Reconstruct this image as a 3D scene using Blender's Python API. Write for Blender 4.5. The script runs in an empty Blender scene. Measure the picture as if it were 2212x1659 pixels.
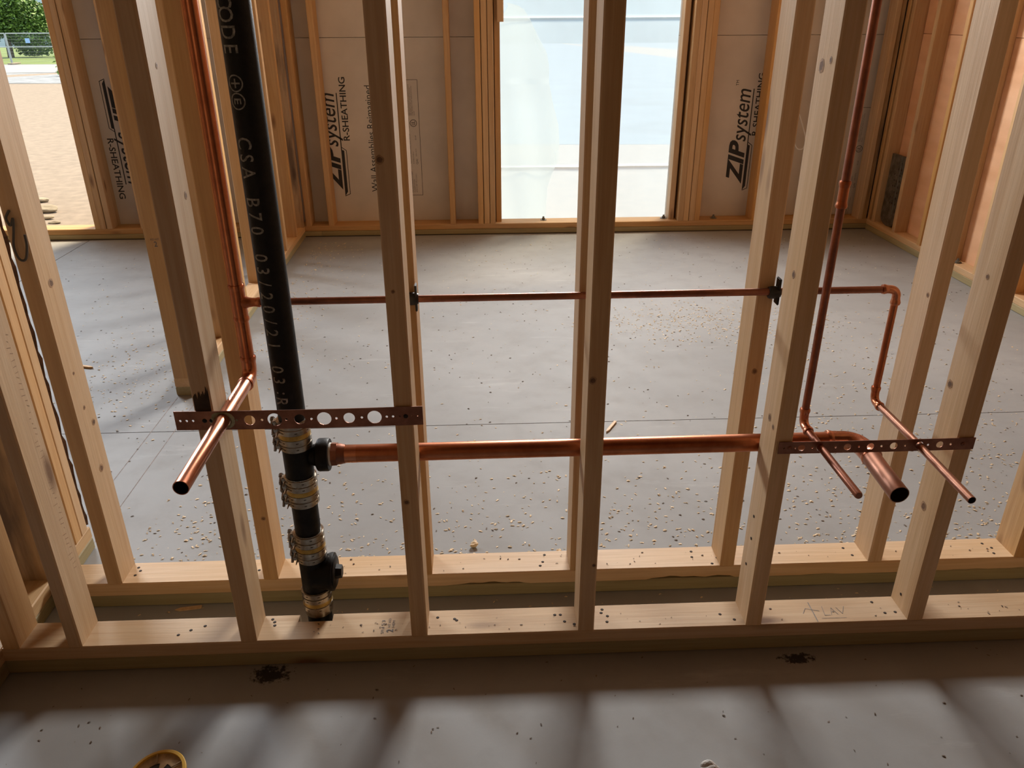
import bpy, bmesh, math, random
from mathutils import Vector, Matrix, Euler
random.seed(11)
SC = bpy.context.scene
COL = SC.collection
PI = math.pi

# ------------------------------------------------------------------ camera
F_PX = 1688.1
PITCH, YAW, ROLL = 0.4433, 0.0383, -0.0050
cam_d = bpy.data.cameras.new('camera'); cam = bpy.data.objects.new('camera', cam_d); COL.objects.link(cam)
cam_d.sensor_fit = 'HORIZONTAL'; cam_d.sensor_width = 36.0; cam_d.lens = F_PX * 36.0 / 2212.0
cam_d.clip_start = 0.02; cam_d.clip_end = 600
fwd = Vector((math.sin(YAW) * math.cos(PITCH), math.cos(YAW) * math.cos(PITCH), -math.sin(PITCH)))
rgt = Vector((math.cos(YAW), -math.sin(YAW), 0)); up = rgt.cross(fwd)
r2 = math.cos(ROLL) * rgt + math.sin(ROLL) * up; u2 = -math.sin(ROLL) * rgt + math.cos(ROLL) * up
cam.matrix_world = Matrix(((r2.x, u2.x, -fwd.x, 0.1912), (r2.y, u2.y, -fwd.y, -1.4436), (r2.z, u2.z, -fwd.z, 1.4269), (0, 0, 0, 1)))
SC.camera = cam

# ------------------------------------------------------------------ sky, sun, exposure
w = bpy.data.worlds.new('sky'); SC.world = w; w.use_nodes = True
nt = w.node_tree; bg = nt.nodes['Background']
bg.inputs['Color'].default_value = (0.78, 0.90, 1.0, 1); bg.inputs['Strength'].default_value = 1.8
sun_d = bpy.data.lights.new('sun', 'SUN'); sun_d.energy = 8.0; sun_d.angle = math.radians(14); sun_d.color = (1.0, 0.82, 0.56)
sun = bpy.data.objects.new('sun', sun_d); COL.objects.link(sun)
el = math.radians(60); sdir = Vector((0.49 * math.cos(el), 0.87 * math.cos(el), math.sin(el)))
sun.rotation_euler = sdir.to_track_quat('Z', 'Y').to_euler()
def added_light(name, x0, x1, z0, z1, y, power, col):
    # added area lamp boosting the daylight of an opening in the far wall
    d = bpy.data.lights.new(name, 'AREA'); d.shape = 'RECTANGLE'; d.size = x1 - x0; d.size_y = z1 - z0; d.energy = power; d.color = col; d.spread = math.radians(160)   # beam narrowed to even out the light along the floor
    o = bpy.data.objects.new(name, d); COL.objects.link(o); o.location = ((x0 + x1) / 2, y, (z0 + z1) / 2); o.rotation_euler = (-PI / 2, 0, 0); return o
added_light('added_light_centre', 0.36, 1.51, 2.00, 2.93, 4.30, 235, (1.0, 0.98, 0.945))  # added lamp above the plastic, brightens the near floor and plates
added_light('added_light_side', -4.4, -2.6, 2.00, 2.93, 4.30, 270, (0.84, 0.92, 1.0))  # added lamp, brightens the left floor and the right wall
VS = SC.view_settings
VS.view_transform = 'Standard'; VS.look = 'None'; VS.gamma = 1.0; VS.use_curve_mapping = False
VS.exposure = 0.0

# ------------------------------------------------------------------ materials
MATS = {}
class NB:
    def __init__(s, name):
        s.m = bpy.data.materials.new(name); s.m.use_nodes = True; s.t = s.m.node_tree
        s.b = s.t.nodes['Principled BSDF']; s.out = s.t.nodes['Material Output']; MATS[name] = s.m
    def n(s, kind, **kw):
        o = s.t.nodes.new(kind)
        for k, v in kw.items():
            if k.startswith('i_'):
                key = k[2:]
                o.inputs[int(key) if key.isdigit() else key].default_value = v
            else: setattr(o, k, v)
        return o
    def l(s, a, b): s.t.links.new(a, b)
    def ramp(s, fac, stops):
        r = s.n('ShaderNodeValToRGB'); e = r.color_ramp.elements
        while len(e) < len(stops): e.new(0.5)
        for q, (p, c) in zip(e, stops): q.position = p; q.color = (*c, 1) if len(c) == 3 else c
        s.l(fac, r.inputs[0]); return r.outputs[0]
    def mix(s, fac, a, b, mode='MIX'):
        r = s.n('ShaderNodeMix', data_type='RGBA', blend_type=mode)
        for sock, v in ((r.inputs[0], fac), (r.inputs[6], a), (r.inputs[7], b)):
            if hasattr(v, 'links'): s.l(v, sock)
            elif isinstance(v, (int, float)): sock.default_value = v
            else: sock.default_value = (*v, 1)
        return r.outputs[2]
    def math(s, op, a, b=0.0):
        r = s.n('ShaderNodeMath', operation=op)
        for sock, v in ((r.inputs[0], a), (r.inputs[1], b)):
            if hasattr(v, 'links'): s.l(v, sock)
            else: sock.default_value = v
        return r.outputs[0]
    def noise(s, vec, scale, detail=4, rough=0.55):
        r = s.n('ShaderNodeTexNoise'); r.inputs['Scale'].default_value = scale; r.inputs['Detail'].default_value = detail; r.inputs['Roughness'].default_value = rough
        if vec is not None: s.l(vec, r.inputs['Vector'])
        return r.outputs['Fac']
    def bump(s, h, strength, dist=0.002):
        r = s.n('ShaderNodeBump'); r.inputs['Strength'].default_value = strength; r.inputs['Distance'].default_value = dist
        s.l(h, r.inputs['Height']); s.l(r.outputs[0], s.b.inputs['Normal'])
    def obj(s, rnd=True, sc=(1, 1, 1)):
        tc = s.n('ShaderNodeTexCoord'); v = tc.outputs['Object']
        mp = s.n('ShaderNodeMapping'); mp.inputs['Scale'].default_value = sc; s.l(v, mp.inputs['Vector'])
        if rnd:
            oi = s.n('ShaderNodeObjectInfo')
            cx = s.n('ShaderNodeCombineXYZ')
            for i, k in enumerate((37.0, 53.0, 91.0)):
                s.l(s.math('MULTIPLY', oi.outputs['Random'], k), cx.inputs[i])
            s.l(cx.outputs[0], mp.inputs['Location']); 
        return mp.outputs[0]

def wood(name, light, dark, knot=(0.16, 0.07, 0.03), rough=0.62, vary=0.25, stain=0.0):
    b = NB(name)
    oi = b.n('ShaderNodeObjectInfo')
    v1 = b.obj(sc=(26, 26, 1.1)); v2 = b.obj(sc=(190, 190, 4.5)); v3 = b.obj(sc=(5, 5, 0.9))
    g = b.noise(v1, 1.0, 5, 0.6); fi = b.noise(v2, 1.0, 3, 0.6); big = b.noise(v3, 1.0, 2)
    c = b.ramp(g, [(0.30, dark), (0.48, light), (0.56, tuple(0.5 * (x + y) for x, y in zip(light, dark))), (0.72, light)])
    c = b.mix(b.math('MULTIPLY', fi, 0.42), c, tuple(x * 0.55 for x in dark))
    # knots: a few cells of a stretched voronoi carry a dark spot
    vk = b.obj(sc=(11, 11, 3.4)); vo = b.n('ShaderNodeTexVoronoi'); vo.inputs['Scale'].default_value = 1.0; b.l(vk, vo.inputs['Vector'])
    sp = b.n('ShaderNodeSeparateColor'); b.l(vo.outputs['Color'], sp.inputs[0])
    wob = b.math('ADD', vo.outputs['Distance'], b.math('MULTIPLY', fi, 0.10))
    k1 = b.ramp(wob, [(0.12, (1, 1, 1)), (0.26, (0, 0, 0))])
    k = b.math('MULTIPLY', k1, b.math('GREATER_THAN', sp.outputs[0], 0.70))
    c = b.mix(b.math('MULTIPLY', k, 0.85), c, knot)
    hs = b.n('ShaderNodeHueSaturation'); b.l(c, hs.inputs['Color'])
    b.l(b.math('ADD', b.math('MULTIPLY', oi.outputs['Random'], vary), 1.0 - vary * 0.5), hs.inputs['Value'])
    b.l(b.math('ADD', b.math('MULTIPLY', big, 0.5), 0.75), hs.inputs['Saturation'])
    cc = hs.outputs[0]
    if stain: cc = b.mix(b.math('MULTIPLY', b.ramp(b.noise(v3, 2.2, 5), [(0.5, (0, 0, 0)), (0.66, (1, 1, 1))]), stain), cc, (0.12, 0.075, 0.05))
    b.l(cc, b.b.inputs['Base Color']); b.b.inputs['Roughness'].default_value = rough
    b.b.inputs['Specular IOR Level'].default_value = 0.35
    b.bump(b.math('ADD', fi, g), 0.25, 0.0015)
    return b.m
wood('spruce', (0.66, 0.45, 0.25), (0.53, 0.32, 0.155))
wood('spruce_warm', (0.66, 0.41, 0.19), (0.52, 0.29, 0.115))
wood('spruce_pale', (0.67, 0.475, 0.29), (0.55, 0.35, 0.185))
wood('spruce_stained', (0.66, 0.45, 0.25), (0.50, 0.30, 0.14), stain=0.8)
wood('treated', (0.40, 0.335, 0.185), (0.30, 0.24, 0.12))
def plywood():
    b = NB('plywood'); v = b.obj(sc=(14, 1.5, 5)); g = b.noise(v, 1.0, 5, 0.6)
    wv = b.n('ShaderNodeTexWave', wave_type='BANDS', bands_direction='Z'); wv.inputs['Scale'].default_value = 3.2; wv.inputs['Distortion'].default_value = 9; wv.inputs['Detail'].default_value = 3; b.l(b.obj(sc=(1, 0.35, 1)), wv.inputs['Vector'])
    c = b.ramp(g, [(0.3, (0.66, 0.36, 0.19)), (0.6, (0.76, 0.47, 0.29)), (0.8, (0.70, 0.40, 0.22))])
    c = b.mix(b.math('MULTIPLY', wv.outputs['Fac'], 0.12), c, (0.42, 0.22, 0.12))
    b.l(c, b.b.inputs['Base Color']); b.b.inputs['Roughness'].default_value = 0.6; b.bump(g, 0.15)
plywood()
def concrete():
    b = NB('concrete'); tc = b.n('ShaderNodeTexCoord'); geo = b.n('ShaderNodeNewGeometry'); p = geo.outputs['Position']
    n1 = b.noise(p, 0.9, 6, 0.6); n2 = b.noise(p, 7.0, 5, 0.6); n3 = b.noise(p, 160.0, 2)
    c = b.ramp(n1, [(0.30, (0.235, 0.236, 0.235)), (0.5, (0.285, 0.287, 0.285)), (0.7, (0.33, 0.332, 0.33))])
    c = b.mix(b.ramp(n2, [(0.50, (0, 0, 0)), (0.72, (0.42, 0.42, 0.42))]), c, (0.23, 0.225, 0.215))
    c = b.mix(b.math('MULTIPLY', n3, 0.18), c, (0.26, 0.25, 0.24))
    # pale cement smears
    mp = b.n('ShaderNodeMapping'); mp.inputs['Scale'].default_value = (0.8, 4.0, 1); mp.inputs['Rotation'].default_value = (0, 0, 0.3); b.l(p, mp.inputs['Vector'])
    sm = b.ramp(b.noise(mp.outputs[0], 2.2, 6, 0.7), [(0.60, (0, 0, 0)), (0.75, (0.5, 0.5, 0.5))])
    c = b.mix(sm, c, (0.42, 0.42, 0.42))
    # spilled flux stains with their own outline
    for (x, y, r, sx) in ((-0.335, -0.03, 0.034, 1.6), (0.94, -0.035, 0.02, 2.6)):
        d = b.n('ShaderNodeVectorMath', operation='SUBTRACT'); b.l(p, d.inputs[0]); d.inputs[1].default_value = (x, y, 0)
        m2 = b.n('ShaderNodeVectorMath', operation='MULTIPLY'); b.l(d.outputs[0], m2.inputs[0]); m2.inputs[1].default_value = (1 / sx, 1, 0)
        ln = b.n('ShaderNodeVectorMath', operation='LENGTH'); b.l(m2.outputs[0], ln.inputs[0])
        q = b.math('ADD', ln.outputs['Value'], b.math('MULTIPLY', b.math('SUBTRACT', b.noise(p, 70, 5, 0.7), 0.5), r * 2.6))
        f = b.ramp(b.math('DIVIDE', q, r), [(0.55, (0.92, 0.92, 0.92)), (0.85, (0, 0, 0))])
        c = b.mix(f, c, (0.02, 0.014, 0.012))
    b.l(c, b.b.inputs['Base Color'])
    b.l(b.math('ADD', b.math('MULTIPLY', n2, 0.25), 0.55), b.b.inputs['Roughness'])
    b.b.inputs['Specular IOR Level'].default_value = 0.22
    b.bump(b.math('ADD', n2, b.math('MULTIPLY', n3, 0.4)), 0.12, 0.002)
concrete()
def metal(name, a, c2, rough, metallic=1.0, scale=30, lo=0.4, hi=0.65, bump=0.0, stretch=(1, 1, 1)):
    b = NB(name); v = b.obj(sc=stretch); n = b.noise(v, scale, 5, 0.62)
    b.l(b.ramp(n, [(lo, c2), (hi, a)]), b.b.inputs['Base Color'])
    b.b.inputs['Metallic'].default_value = metallic
    b.l(b.math('ADD', b.math('MULTIPLY', n, -0.25), rough + 0.12), b.b.inputs['Roughness'])
    if bump: b.bump(b.noise(v, scale * 5, 3), bump, 0.001); b.b.inputs['Specular IOR Level'].default_value = 0.22
metal('copper_dull', (0.43, 0.215, 0.145), (0.31, 0.145, 0.095), 0.42, scale=12, lo=0.35, hi=0.7)
metal('copper', (0.54, 0.205, 0.10), (0.38, 0.125, 0.058), 0.34, scale=14, lo=0.35, hi=0.7)
metal('copper_bright', (0.68, 0.31, 0.18), (0.52, 0.20, 0.11), 0.30, scale=18, lo=0.35, hi=0.7)
metal('copper_dark', (0.40, 0.17, 0.105), (0.24, 0.105, 0.075), 0.40, scale=18, lo=0.35, hi=0.7)
metal('bracket_copper', (0.34, 0.155, 0.10), (0.22, 0.095, 0.06), 0.45, metallic=0.85, scale=20)
metal('stainless', (0.50, 0.46, 0.40), (0.26, 0.21, 0.155), 0.30, scale=28, lo=0.3)
metal('galvanised', (0.27, 0.265, 0.235), (0.13, 0.125, 0.11), 0.48, metallic=0.8, scale=22)
metal('steel', (0.42, 0.41, 0.40), (0.20, 0.18, 0.16), 0.4, scale=40)
metal('brass_strip', (0.62, 0.44, 0.13), (0.42, 0.27, 0.06), 0.4, metallic=0.5, scale=30)
metal('cast_iron', (0.009, 0.0085, 0.008), (0.005, 0.005, 0.005), 0.50, metallic=0.0, scale=60, bump=0.35)
def plain(name, col, rough=0.6, var=0.15, scale=12.0, metallic=0.0, bump=0.0):
    b = NB(name); v = b.obj(); n = b.noise(v, scale, 4)
    b.l(b.ramp(n, [(0.3, tuple(x * (1 - var) for x in col)), (0.7, tuple(min(1, x * (1 + var)) for x in col))]), b.b.inputs['Base Color'])
    b.b.inputs['Roughness'].default_value = rough; b.b.inputs['Metallic'].default_value = metallic
    if bump: b.bump(n, bump, 0.004)
    return b.m
plain('sheathing', (0.56, 0.50, 0.435), 0.7, 0.10, 3.0)
plain('print_black', (0.018, 0.016, 0.015), 0.7, 0.3)
plain('print_grey', (0.12, 0.105, 0.095), 0.7, 0.3)
plain('print_pale', (0.21, 0.205, 0.185), 0.7, 0.6, 160.0)
plain('pencil', (0.20, 0.19, 0.18), 0.7, 0.3, 80)
plain('black_plastic', (0.012, 0.012, 0.012), 0.45)
plain('knot', (0.15, 0.075, 0.035), 0.7, 0.4, 90)
plain('knot_rim', (0.34, 0.20, 0.10), 0.7, 0.3, 90)
plain('chalk', (0.22, 0.17, 0.15), 0.9, 0.4, 60)
plain('pencil_brown', (0.24, 0.15, 0.085), 0.8, 0.3, 80)
plain('teflon', (0.80, 0.79, 0.75), 0.6, 0.08)
plain('flux', (0.34, 0.34, 0.22), 0.6, 0.35, 60)
plain('pipe_dark', (0.006, 0.006, 0.008), 0.8)
plain('nail_hole', (0.035, 0.022, 0.014), 0.8)
plain('scorch', (0.05, 0.03, 0.018), 0.85, 0.5, 40)
plain('shavings', (0.60, 0.47, 0.31), 0.75, 0.45, 45.0)
plain('grit', (0.13, 0.095, 0.07), 0.85, 0.4, 40)
plain('bark', (0.10, 0.05, 0.03), 0.9, 0.6, 35, bump=0.8)
plain('foam_gasket', (0.06, 0.05, 0.045), 0.9)
plain('yellow_plastic', (0.66, 0.40, 0.045), 0.45, 0.15)
plain('dusty_plastic', (0.42, 0.30, 0.17), 0.75, 0.35, 40)
plain('lump_grey', (0.46, 0.44, 0.42), 0.9, 0.4, 60)
plain('white_cable', (0.75, 0.74, 0.72), 0.5, 0.05)
plain('dark_cable', (0.06, 0.055, 0.05), 0.5, 0.1)
plain('sand', (0.235, 0.187, 0.145), 0.95, 0.16, 9.0, bump=0.6)
plain('gravel', (0.22, 0.235, 0.26), 0.95, 0.3, 3.0, bump=0.5)
plain('backdrop_blue', (0.105, 0.155, 0.215), 0.95, 0.25, 1.2, bump=0.4)  # bluish haze put into the ground colour
plain('hill_haze', (0.10, 0.16, 0.20), 0.95, 0.3, 0.12)  # bluish haze put into the colour of the ridge
plain('road', (0.27, 0.275, 0.285), 0.9, 0.06, 0.8)
plain('grass', (0.13, 0.18, 0.045), 0.9, 0.3, 0.7, bump=0.5)
plain('leaf_light', (0.20, 0.32, 0.07), 0.55, 0.35, 2.0)
plain('leaf_dark', (0.08, 0.15, 0.035), 0.6, 0.35, 2.0)
plain('stone', (0.30, 0.25, 0.18), 0.9, 0.2, 8)
plain('fence_tube', (0.36, 0.40, 0.40), 0.5, 0.1, 5, metallic=0.3)
plain('sign_blue', (0.24, 0.40, 0.62), 0.5, 0.05)
plain('container_blue', (0.20, 0.30, 0.42), 0.6, 0.1, 0.6)
plain('osb_dark', (0.15, 0.07, 0.024), 0.9, 0.25, 9.0)
plain('trunk', (0.12, 0.09, 0.06), 0.9)
def plastic(name, clear, tint):
    b = NB(name); t = b.t
    tr = b.n('ShaderNodeBsdfTransparent'); tr.inputs[0].default_value = (0.93, 0.97, 1.0, 1)
    tl = b.n('ShaderNodeBsdfTranslucent'); tl.inputs[0].default_value = (*tint, 1)
    gl = b.n('ShaderNodeBsdfGlossy'); gl.inputs['Roughness'].default_value = 0.25; gl.inputs[0].default_value = (0.9, 0.9, 0.9, 1)
    geo = b.n('ShaderNodeNewGeometry'); mp = b.n('ShaderNodeMapping'); mp.inputs['Scale'].default_value = (1.4, 1, 0.5); b.l(geo.outputs['Position'], mp.inputs['Vector'])
    n = b.noise(mp.outputs[0], 2.4, 3)
    m1 = b.n('ShaderNodeMixShader'); b.l(b.math('ADD', b.math('MULTIPLY', n, 0.16), clear - 0.08), m1.inputs[0]); b.l(tl.outputs[0], m1.inputs[1]); b.l(tr.outputs[0], m1.inputs[2])
    fr = b.n('ShaderNodeFresnel'); fr.inputs[0].default_value = 1.35
    m2 = b.n('ShaderNodeMixShader'); b.l(fr.outputs[0], m2.inputs[0]); b.l(m1.outputs[0], m2.inputs[1]); b.l(gl.outputs[0], m2.inputs[2])
    b.l(m2.outputs[0], b.out.inputs[0]); t.nodes.remove(b.b)
plastic('poly_sheet', 0.36, (0.47, 0.565, 0.67))
plastic('poly_fold', 0.30, (0.70, 0.73, 0.71))

# ------------------------------------------------------------------ mesh helpers
def link(name, me, mat, parent=None, loc=None, rot=None):
    o = bpy.data.objects.new(name, me); COL.objects.link(o)
    if mat and not me.materials: me.materials.append(MATS[mat])
    if parent: o.parent = parent
    if loc is not None: o.location = loc
    if rot is not None: o.rotation_euler = rot
    return o
def from_bm(name, bm, mat, parent=None, smooth=False, loc=None, rot=None):
    bm.normal_update()
    me = bpy.data.meshes.new(name); bm.to_mesh(me); bm.free()
    if smooth:
        for p in me.polygons: p.use_smooth = True
        me.set_sharp_from_angle(angle=math.radians(40))
    return link(name, me, mat, parent, loc, rot)
def from_pd(name, vs, fs, mat, parent=None, smooth=False, loc=None, rot=None):
    me = bpy.data.meshes.new(name); me.from_pydata([tuple(v) for v in vs], [], fs); me.update()
    if smooth:
        for p in me.polygons: p.use_smooth = True
        me.set_sharp_from_angle(angle=math.radians(40))
    return link(name, me, mat, parent, loc, rot)
def empty(name, loc=(0, 0, 0), rot=(0, 0, 0), kind=None, label=None, cat=None, group=None):
    o = bpy.data.objects.new(name, None); COL.objects.link(o); o.location = loc; o.rotation_euler = rot; o.empty_display_size = 0.05
    return tag(o, label, cat, group, kind)
def tag(o, label=None, cat=None, group=None, kind=None):
    if label: o['label'] = label
    if cat: o['category'] = cat
    if group: o['group'] = group
    if kind: o['kind'] = kind
    return o
BCACHE = {}
def board_mesh(w, d, L, mat, ease=0.003):
    key = (round(w, 4), round(d, 4), round(L, 4), mat)
    if key in BCACHE: return BCACHE[key]
    e = ease; hw, hd = w / 2, d / 2
    ring = [(-hw + e, -hd), (hw - e, -hd), (hw, -hd + e), (hw, hd - e), (hw - e, hd), (-hw + e, hd), (-hw, hd - e), (-hw, -hd + e)]
    vs = [(x, y, -L / 2) for x, y in ring] + [(x, y, L / 2) for x, y in ring]
    fs = [(i, (i + 1) % 8, 8 + (i + 1) % 8, 8 + i) for i in range(8)] + [tuple(range(7, -1, -1)), tuple(range(8, 16))]
    me = bpy.data.meshes.new('board'); me.from_pydata(vs, [], fs); me.update(); me.materials.append(MATS[mat]); BCACHE[key] = me
    return me
def board(name, lo, hi, mat, parent=None):
    """axis-aligned board between two corners; its grain runs along its longest side"""
    s = [hi[i] - lo[i] for i in range(3)]; c = [(hi[i] + lo[i]) / 2 for i in range(3)]
    k = s.index(max(s))
    if k == 2: me, rot = board_mesh(s[0], s[1], s[2], mat), (0, 0, 0)
    elif k == 0: me, rot = board_mesh(s[2], s[1], s[0], mat), (0, PI / 2, 0)
    else: me, rot = board_mesh(s[0], s[2], s[1], mat), (-PI / 2, 0, 0)
    return link(name, me, mat, parent, c, rot)
def box_bm(bm, lo, hi):
    vs = [bm.verts.new((x, y, z)) for x in (lo[0], hi[0]) for y in (lo[1], hi[1]) for z in (lo[2], hi[2])]
    for f in ((0, 1, 3, 2), (4, 6, 7, 5), (0, 4, 5, 1), (2, 3, 7, 6), (0, 2, 6, 4), (1, 5, 7, 3)): bm.faces.new([vs[i] for i in f])
def boxo(name, lo, hi, mat, parent=None, bevel=0.0):
    bm = bmesh.new(); box_bm(bm, lo, hi)
    if bevel: bmesh.ops.bevel(bm, geom=bm.edges[:], offset=bevel, segments=2, affect='EDGES', profile=0.7)
    return from_bm(name, bm, mat, parent)
def frame_of(d):
    d = d.normalized(); a = Vector((0, 0, 1)) if abs(d.z) < 0.9 else Vector((1, 0, 0))
    x = a.cross(d).normalized(); return x, d.cross(x)
def sweep_bm(bm, pts, radii, seg=28, cap0=True, cap1=True, inner=None):
    """tube through pts (parallel-transported); inner = inner radius of an open, hollow far end"""
    pts = [Vector(p) for p in pts]; n = len(pts)
    if isinstance(radii, (int, float)): radii = [radii] * n
    T = []
    for i in range(n):
        d = (pts[min(i + 1, n - 1)] - pts[max(i - 1, 0)])
        T.append(d.normalized())
    x, y = frame_of(T[0]); rings = []
    for i in range(n):
        if i:
            q = T[i - 1].rotation_difference(T[i]); x = q @ x; y = q @ y
        rings.append([bm.verts.new(pts[i] + radii[i] * (math.cos(a) * x + math.sin(a) * y)) for a in (2 * PI * k / seg for k in range(seg))])
    for a, b in zip(rings, rings[1:]):
        for k in range(seg): bm.faces.new((a[k], a[(k + 1) % seg], b[(k + 1) % seg], b[k]))
    if cap0: bm.faces.new(rings[0][::-1])
    if inner:
        e = pts[-1]; r3 = [bm.verts.new(e + inner * (math.cos(2 * PI * k / seg) * x + math.sin(2 * PI * k / seg) * y)) for k in range(seg)]
        b2 = e - T[-1] * 0.12
        r4 = [bm.verts.new(b2 + inner * (math.cos(2 * PI * k / seg) * x + math.sin(2 * PI * k / seg) * y)) for k in range(seg)]
        o = rings[-1]
        for k in range(seg):
            j = (k + 1) % seg
            bm.faces.new((o[k], o[j], r3[j], r3[k])); bm.faces.new((r3[k], r3[j], r4[j], r4[k]))
        bm.faces.new(r4)
    elif cap1: bm.faces.new(rings[-1])
def tube(name, pts, radii, mat, parent=None, seg=28, inner=None, cap=True):
    bm = bmesh.new(); sweep_bm(bm, pts, radii, seg, cap, cap, inner); return from_bm(name, bm, mat, parent, smooth=True)
def lathe(name, p0, d, prof, mat, parent=None, seg=32, smooth=True):
    """profile [(t along d, radius)] turned about the axis"""
    p0 = Vector(p0); d = Vector(d).normalized(); x, y = frame_of(d); bm = bmesh.new(); rings = []
    for t, r in prof: rings.append([bm.verts.new(p0 + d * t + max(r, 1e-5) * (math.cos(2 * PI * k / seg) * x + math.sin(2 * PI * k / seg) * y)) for k in range(seg)])
    for a, b in zip(rings, rings[1:]):
        for k in range(seg): bm.faces.new((a[k], a[(k + 1) % seg], b[(k + 1) % seg], b[k]))
    bm.faces.new(rings[0][::-1]); bm.faces.new(rings[-1])
    return from_bm(name, bm, mat, parent, smooth=smooth)
def arc_pts(a, corner, b, r, n=9):
    """points of a rounded corner from direction a->corner to corner->b"""
    a, c, b = Vector(a), Vector(corner), Vector(b)
    u = (a - c).normalized(); v = (b - c).normalized(); ang = u.angle(v); t = r / math.tan(ang / 2)
    p, q = c + u * t, c + v * t; o = c + (u + v).normalized() * (r / math.sin(ang / 2)); out = []
    s, e = p - o, q - o; tot = s.angle(e); ax = s.cross(e).normalized()
    for i in range(n + 1): out.append(o + Matrix.Rotation(tot * i / n, 3, ax) @ s)
    return out
def text_mesh(body, size, bold=0.0, shear=0.0, space=1.0):
    cu = bpy.data.curves.new('t', 'FONT'); cu.body = body; cu.size = size; cu.offset = bold * size; cu.shear = shear; cu.space_character = space; cu.resolution_u = 3
    o = bpy.data.objects.new('t', cu); COL.objects.link(o)
    dg = bpy.context.evaluated_depsgraph_get(); dg.update(); me = bpy.data.meshes.new_from_object(o.evaluated_get(dg))
    bpy.data.objects.remove(o); bpy.data.curves.remove(cu)
    vs = [v.co.copy() for v in me.vertices]; fs = [tuple(p.vertices) for p in me.polygons]; bpy.data.meshes.remove(me)
    return vs, fs
def fit_text(body, u0, u1, v0, cap, bold=0.0, shear=0.0):
    vs, fs = text_mesh(body, 1.0, bold, shear)
    x0 = min(v.x for v in vs); x1 = max(v.x for v in vs)
    return [(u0 + (v.x - x0) / (x1 - x0) * (u1 - u0), v0 + v.y / 0.70 * cap) for v in vs], fs

# ------------------------------------------------------------------ floor slab
floor = empty('floor', kind='structure')
XS = [-4.6, -2.5555, 3.20]; YS = [-4.0, 1.2035, 4.22]; G = 0.0022
for i in range(2):
    for j in range(2):
        lo = (XS[i] + (G if i else 0), YS[j] + (G if j else 0), -0.12); hi = (XS[i + 1] - (G if i == 0 else 0), YS[j + 1] - (G if j == 0 else 0), 0)
        boxo('slab_panel', lo, hi, 'concrete', floor)
boxo('slab_base', (-4.6, -4.0, -0.16), (3.2, 4.22, -0.121), 'foam_gasket', floor)

# ------------------------------------------------------------------ framing walls
W, D, P, H = 0.0381, 0.0889, 0.0381, 3.05
ZT = 2 * P
# front wall of the plumbing chase
wf = empty('wall_front', kind='structure')
board('sole_plate', (-0.962, 0, 0), (2.97, D, P), 'treated', wf)
def notched_plate():
    n0, n1, ny = -0.280, -0.197, 0.062; x0, x1 = -0.962, 2.97
    pts = [(x0, 0), (x1, 0), (x1, D), (n1, D), (n1, ny), (n0, ny), (n0, D), (x0, D)]
    # local: z along the world X, x = -world z, y = world y
    bm = bmesh.new(); cx, cy = (x0 + x1) / 2, D / 2
    lo = [bm.verts.new((P / 2, y - cy, x - cx)) for x, y in pts]; hi = [bm.verts.new((-P / 2, y - cy, x - cx)) for x, y in pts]
    bm.faces.new(hi); bm.faces.new(lo[::-1])
    for k in range(8): bm.faces.new((lo[k], lo[(k + 1) % 8], hi[(k + 1) % 8], hi[k]))
    bmesh.ops.recalc_face_normals(bm, faces=bm.faces[:])
    bmesh.ops.bevel(bm, geom=[e for e in bm.edges if e.calc_length() > 0.15], offset=0.0025, segments=1, affect='EDGES')
    return from_bm('bottom_plate', bm, 'spruce_pale', wf, loc=(cx, cy, P * 1.5), rot=(0, PI / 2, 0))
notched_plate()
SX = [-0.9585, -0.8127, -0.4035, 0.0023, 0.4036, 0.8140, 1.2155, 1.622, 2.028, 2.435, 2.84]
for k, x in enumerate(SX):
    board('stud', (x + (0.006 if k == 1 else 0), 0, ZT), (x + W, D, H), ('spruce', 'spruce_pale', 'spruce_pale', 'spruce', 'spruce', 'spruce_pale', 'spruce_pale')[k] if k < 7 else 'spruce', wf)
board('top_plate', (-0.962, 0, H), (2.97, D, H + P), 'spruce', wf)
# back wall of the chase, its bottom plate with bark-waned lower edge
GY = 0.2264; B0 = 0.0018
wb = empty('wall_back', kind='structure')
board('sole_plate', (-0.94, GY, 0), (2.97, GY + D, P), 'treated', wb)
def waned_plate():
    x0, x1 = -0.955, 2.97; n = 240; cx, cy = (x0 + x1) / 2, GY + D / 2; vs = []; fs = []
    rnd = random.Random(4)
    def wane(x):
        a = 0
        for c0, c1, dpt in ((0.085, 0.30, 0.010), (0.62, 0.86, 0.011), (1.05, 1.15, 0.005), (1.35, 2.2, 0.004)):
            if c0 < x < c1:
                t = min(1, (x - c0) / 0.02, (c1 - x) / 0.02); a = max(a, dpt * t * (0.65 + 0.35 * math.sin(x * 71) * math.sin(x * 33 + 1)))
        return a
    for i in range(n + 1):
        x = x0 + (x1 - x0) * i / n; wv = wane(x)
        sec = [(0, wv), (0, P - 0.003), (0.003, P), (D - 0.003, P), (D, P - 0.003), (D, 0), (wv * 2.2, 0)]
        vs += [(P / 2 - z, GY + y - cy, x - cx) for y, z in sec]
    m = 7
    for i in range(n):
        for k in range(m): fs.append((i * m + k, i * m + (k + 1) % m, (i + 1) * m + (k + 1) % m, (i + 1) * m + k))
    fs += [tuple(range(m)), tuple(n * m + k for k in range(m - 1, -1, -1))]
    o = from_pd('bottom_plate', vs, fs, 'spruce_pale', wb, loc=(cx, cy, P * 1.5), rot=(0, PI / 2, 0))
    bm = bmesh.new(); bm.from_mesh(o.data); bmesh.ops.recalc_face_normals(bm, faces=bm.faces[:]); bm.to_mesh(o.data); bm.free()
waned_plate()
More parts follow.
